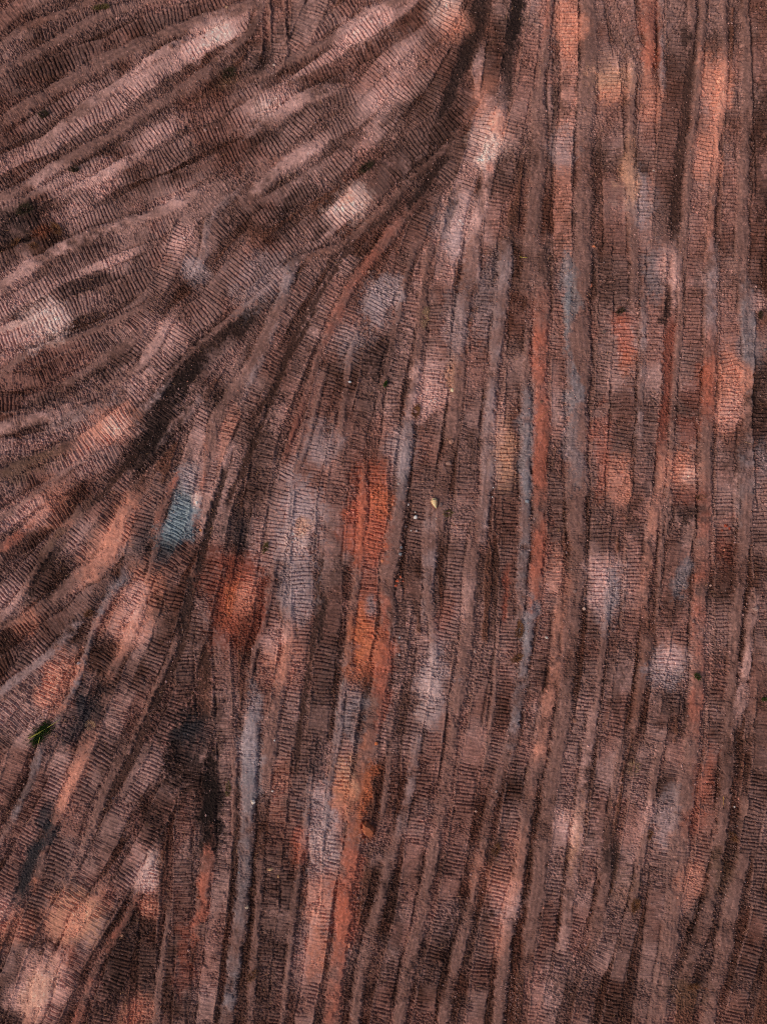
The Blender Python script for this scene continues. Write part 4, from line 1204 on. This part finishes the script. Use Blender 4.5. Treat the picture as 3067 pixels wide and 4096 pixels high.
KM = dict(g=(GREEN, "grass_tuft", "grass tuft", .3), y=(DULL, "grass_tuft", "grass tuft", .25), m=(MOSS, "weed_tuft", "weed", .35),
          s=(STRAW, "straw_tuft", "straw tuft", .25), d=(DRY, "straw_tuft", "straw tuft", .15))
for i, (kd, sx, sy, size, n, sq, ang, label) in enumerate(TUFTS):
    mat, nm, cat, hg = KM[kd]
    tuft(nm, sx, sy, size, n, mat, label, cat, 400 + i, sq, ang, hg)

# -- twigs: bent round sticks lying on the soil
TWIGS = [
    ((148, 136, 126), .016, [(1375, 2715), (1371, 2733), (1365, 2750), (1358, 2768)], "pale curved root lying at the head of a thin grey ridge"),
    ((170, 150, 140), .013, [(1343, 2832), (1346, 2848), (1347, 2864), (1345, 2882)], "thin pale root lower along the thin grey ridge"),
    ((170, 120, 90), .010, [(1523, 1896), (1521, 1925), (1517, 1948), (1523, 1960)], "thin bent tan twig across the top of the red treads"),
    ((190, 130, 88), .010, [(2146, 1685), (2170, 1660), (2200, 1638)], "long thin straw slanting across a red windrow"),
    ((180, 140, 60), .010, [(2891, 3186), (2891, 3206), (2888, 3226)], "yellow grass blade lying on a brown strip near the right"),
    ((160, 116, 96), .013, [(2973, 3738), (2985, 3725), (2999, 3711)], "brown twig, longer of two crossed near the right edge"),
    ((160, 116, 96), .010, [(2978, 3716), (2986, 3727), (2992, 3736)], "brown twig, shorter of two crossed near the right edge"),
    ((150, 90, 66), .010, [(2786, 3956), (2820, 3959), (2860, 3962)], "long thin reddish stalk lying across the ground at lower right"),
    ((190, 146, 110), .010, [(1800, 2090), (1815, 2100), (1830, 2111)], "thin tan stick on the black damp treads"),
    ((186, 170, 60), .011, [(2080, 1026), (2092, 1028), (2107, 1031)], "yellow stalk lying across a track in the upper right"),
    ((180, 128, 100), .011, [(2222, 1785), (2220, 1805), (2216, 1828)], "reddish straw upright on a grey-blue track"),
    ((190, 140, 110), .011, [(2973, 1767), (2990, 1772), (3002, 1776)], "tan twig lying across the right grey windrow"),
]
for i, (rgb, rad, pts, label) in enumerate(TWIGS):
    line = spline([np.array(p, float) for p in pts], 6)
    bm = bmesh.new(); prev = None
    c = pts[len(pts) // 2]
    for q, (x, y) in enumerate(line):
        z = gz(x * S2, y * S2) - gz(c[0] * S2, c[1] * S2) + rad * .8 + .012
        t = line[min(q + 1, len(line) - 1)] - line[max(q - 1, 0)]; t = t / np.linalg.norm(t)
        rr = rad * (1 - .5 * q / len(line))
        ring = [bm.verts.new(((x - c[0]) * PXM + t[1] * rr * math.cos(a), (c[1] - y) * PXM + t[0] * rr * math.cos(a), z + rr * math.sin(a))) for a in [k * math.pi / 3 for k in range(6)]]
        if prev:
            for k in range(6): bm.faces.new((prev[k], prev[(k + 1) % 6], ring[(k + 1) % 6], ring[k]))
        else: bm.faces.new(ring)
        prev = ring
    bm.faces.new(prev)
    bmesh.ops.recalc_face_normals(bm, faces=bm.faces[:])
    me_ = bpy.data.meshes.new("twig"); bm.to_mesh(me_); bm.free()
    o = link("twig", me_, stone_mat(rgb)); place(o, *c); tag(o, label, "twig")

# -- loose gravel and crumbs: one object, thousands of bits
print("gravel")
OCT = np.array([(1, 0, 0), (0, 1, 0), (-1, 0, 0), (0, -1, 0), (.1, .1, .8), (0, 0, -.6)], np.float32)
OF = np.array([(0, 1, 4), (1, 2, 4), (2, 3, 4), (3, 0, 4), (1, 0, 5), (2, 1, 5), (3, 2, 5), (0, 3, 5)], np.int32)
gp = []
rr = np.random.default_rng(77)
n0 = 42000
P = np.column_stack([rr.uniform(-60, PW + 60, n0), rr.uniform(-60, PH + 60, n0)])
keep = rr.random(n0) < (.25 + .75 * ROUGH[(P[:, 1] + M).astype(int), (P[:, 0] + M).astype(int)])
P = P[keep]
sz = .014 + .024 * rr.random(len(P)) ** 3
gp.append((P, sz))
for line, hw in EDGES:                       # windrow flanks carry more and coarser bits
    n = int(len(line) * 5 * .55)
    i = rr.integers(0, len(line) - 1, n)
    t = line[i + 1] - line[i]; t = t / np.maximum(np.linalg.norm(t, axis=1, keepdims=True), 1e-6)
    side = rr.choice([-1, 1], n) * (hw + rr.normal(1.5, 3.0, n))
    Q = line[i] + np.column_stack([-t[:, 1], t[:, 0]]) * side[:, None] + rr.normal(0, 1.5, (n, 2))
    ok = (Q[:, 0] > -70) & (Q[:, 0] < PW + 70) & (Q[:, 1] > -70) & (Q[:, 1] < PH + 70)
    gp.append((Q[ok], .014 + .034 * rr.random(ok.sum()) ** 3.5 + .055 * rr.random(ok.sum()) * (rr.random(ok.sum()) > .965)))
Q = np.column_stack([rr.uniform(-50, PW + 50, 4200), rr.uniform(-50, PH + 50, 4200)])
gp.append((Q, .022 + .03 * rr.random(4200) ** 2))
for cx, cy, rad, n, s in ((1105, 2140, 22, 260, .035), (780, 1948, 18, 220, .03), (1108, 2175, 20, 160, .035), (420, 1085, 10, 60, .02), (650, 1130, 30, 70, .018), (545, 1120, 20, 60, .02),
                          (1060, 1060, 8, 40, .016), (862, 1180, 22, 120, .03), (860, 1250, 14, 60, .035), (1500, 1940, 20, 120, .03), (1535, 1700, 20, 90, .03), (1275, 1380, 14, 90, .03)):
    gp.append((np.column_stack([rr.normal(cx, rad * .6, n), rr.normal(cy, rad, n)]), s * rr.uniform(.5, 1.2, n)))
P = np.vstack([a for a, _ in gp]); sz = np.concatenate([b for _, b in gp])
ji = np.clip((P[:, 0] + M).round().astype(int), 0, NX - 1); ii = np.clip((P[:, 1] + M).round().astype(int), 0, NY - 1)
n = len(P)
jit = rr.uniform(.55, 1.25, (n, 6, 1)).astype(np.float32)
V = OCT[None] * jit * sz[:, None, None]
a = rr.uniform(0, 6.28, n); ca, sa = np.cos(a)[:, None], np.sin(a)[:, None]
sq = rr.uniform(.6, 1.0, n)[:, None]
X = V[..., 0] * ca - V[..., 1] * sq * sa; Y = V[..., 0] * sa + V[..., 1] * sq * ca
V[..., 0] = X + ((P[:, 0] - PW / 2) * U)[:, None]; V[..., 1] = Y + ((PH / 2 - P[:, 1]) * U)[:, None]
V[..., 2] += (H[ii, ji] + sz * .35)[:, None]
Fc = (OF[None] + (np.arange(n, dtype=np.int32) * 6)[:, None, None]).reshape(-1)
gm = bpy.data.meshes.new("gravel")
gm.vertices.add(n * 6); gm.vertices.foreach_set("co", V.reshape(-1).astype(np.float32))
gm.loops.add(len(Fc)); gm.loops.foreach_set("vertex_index", Fc)
gm.polygons.add(n * 8); gm.polygons.foreach_set("loop_start", np.arange(0, n * 24, 3, dtype=np.int32))
gm.update(calc_edges=True); gm.shade_flat()
base = C[ii, ji]
pick = rr.random(n)[:, None]
own = np.where(pick < .45, PAL['p'], np.where(pick < .6, PAL['o'], np.where(pick < .85, PAL['m'], np.where(pick < .96, PAL['g'], PAL['w']))))
gc = base * .5 + own * .5 * rr.uniform(.6, 1.35, (n, 1))
rgba = np.ones((n, 6, 4), np.float32); rgba[..., :3] = gc[:, None, :]
at = gm.attributes.new("soil_colour", 'FLOAT_COLOR', 'POINT'); at.data.foreach_set("color", rgba.reshape(-1))
o = link("gravel", gm, soil_material("gravel_soil", "soil_colour", 60.0, .15, .2))
tag(o, "loose grit and crumbs of soil scattered over the tracks", None, None, "stuff")

# -- straw litter: thin dry stems strewn over the rough ground
n0 = 5200
P = np.column_stack([rr.uniform(-40, PW + 40, n0), rr.uniform(-40, PH + 40, n0)])
dens = sstep(.42, .62, CRUMBLE)[(P[:, 1] + M).astype(int), (P[:, 0] + M).astype(int)] * ROUGH[(P[:, 1] + M).astype(int), (P[:, 0] + M).astype(int)]
P = P[rr.random(n0) < dens * .9 + .03]
bl = []
for px, py in P:
    a = rr.uniform(0, math.pi); l = rr.uniform(.08, .3)
    z = gz(px, py) + .03
    x, y = wx(px), wy(py)
    bl.append(((x - math.cos(a) * l / 2, y - math.sin(a) * l / 2, z), (x + math.cos(a) * l / 2, y + math.sin(a) * l / 2, z + rr.uniform(0, .05)), rr.uniform(.004, .008), .02))
o = link("straw_litter", blade_mesh("straw_litter", bl), plant_mat((160, 116, 84), "straw_bits"))
tag(o, "thin dry stems strewn over the rough clods", None, None, "stuff")
print("done", nv, len(P), n)
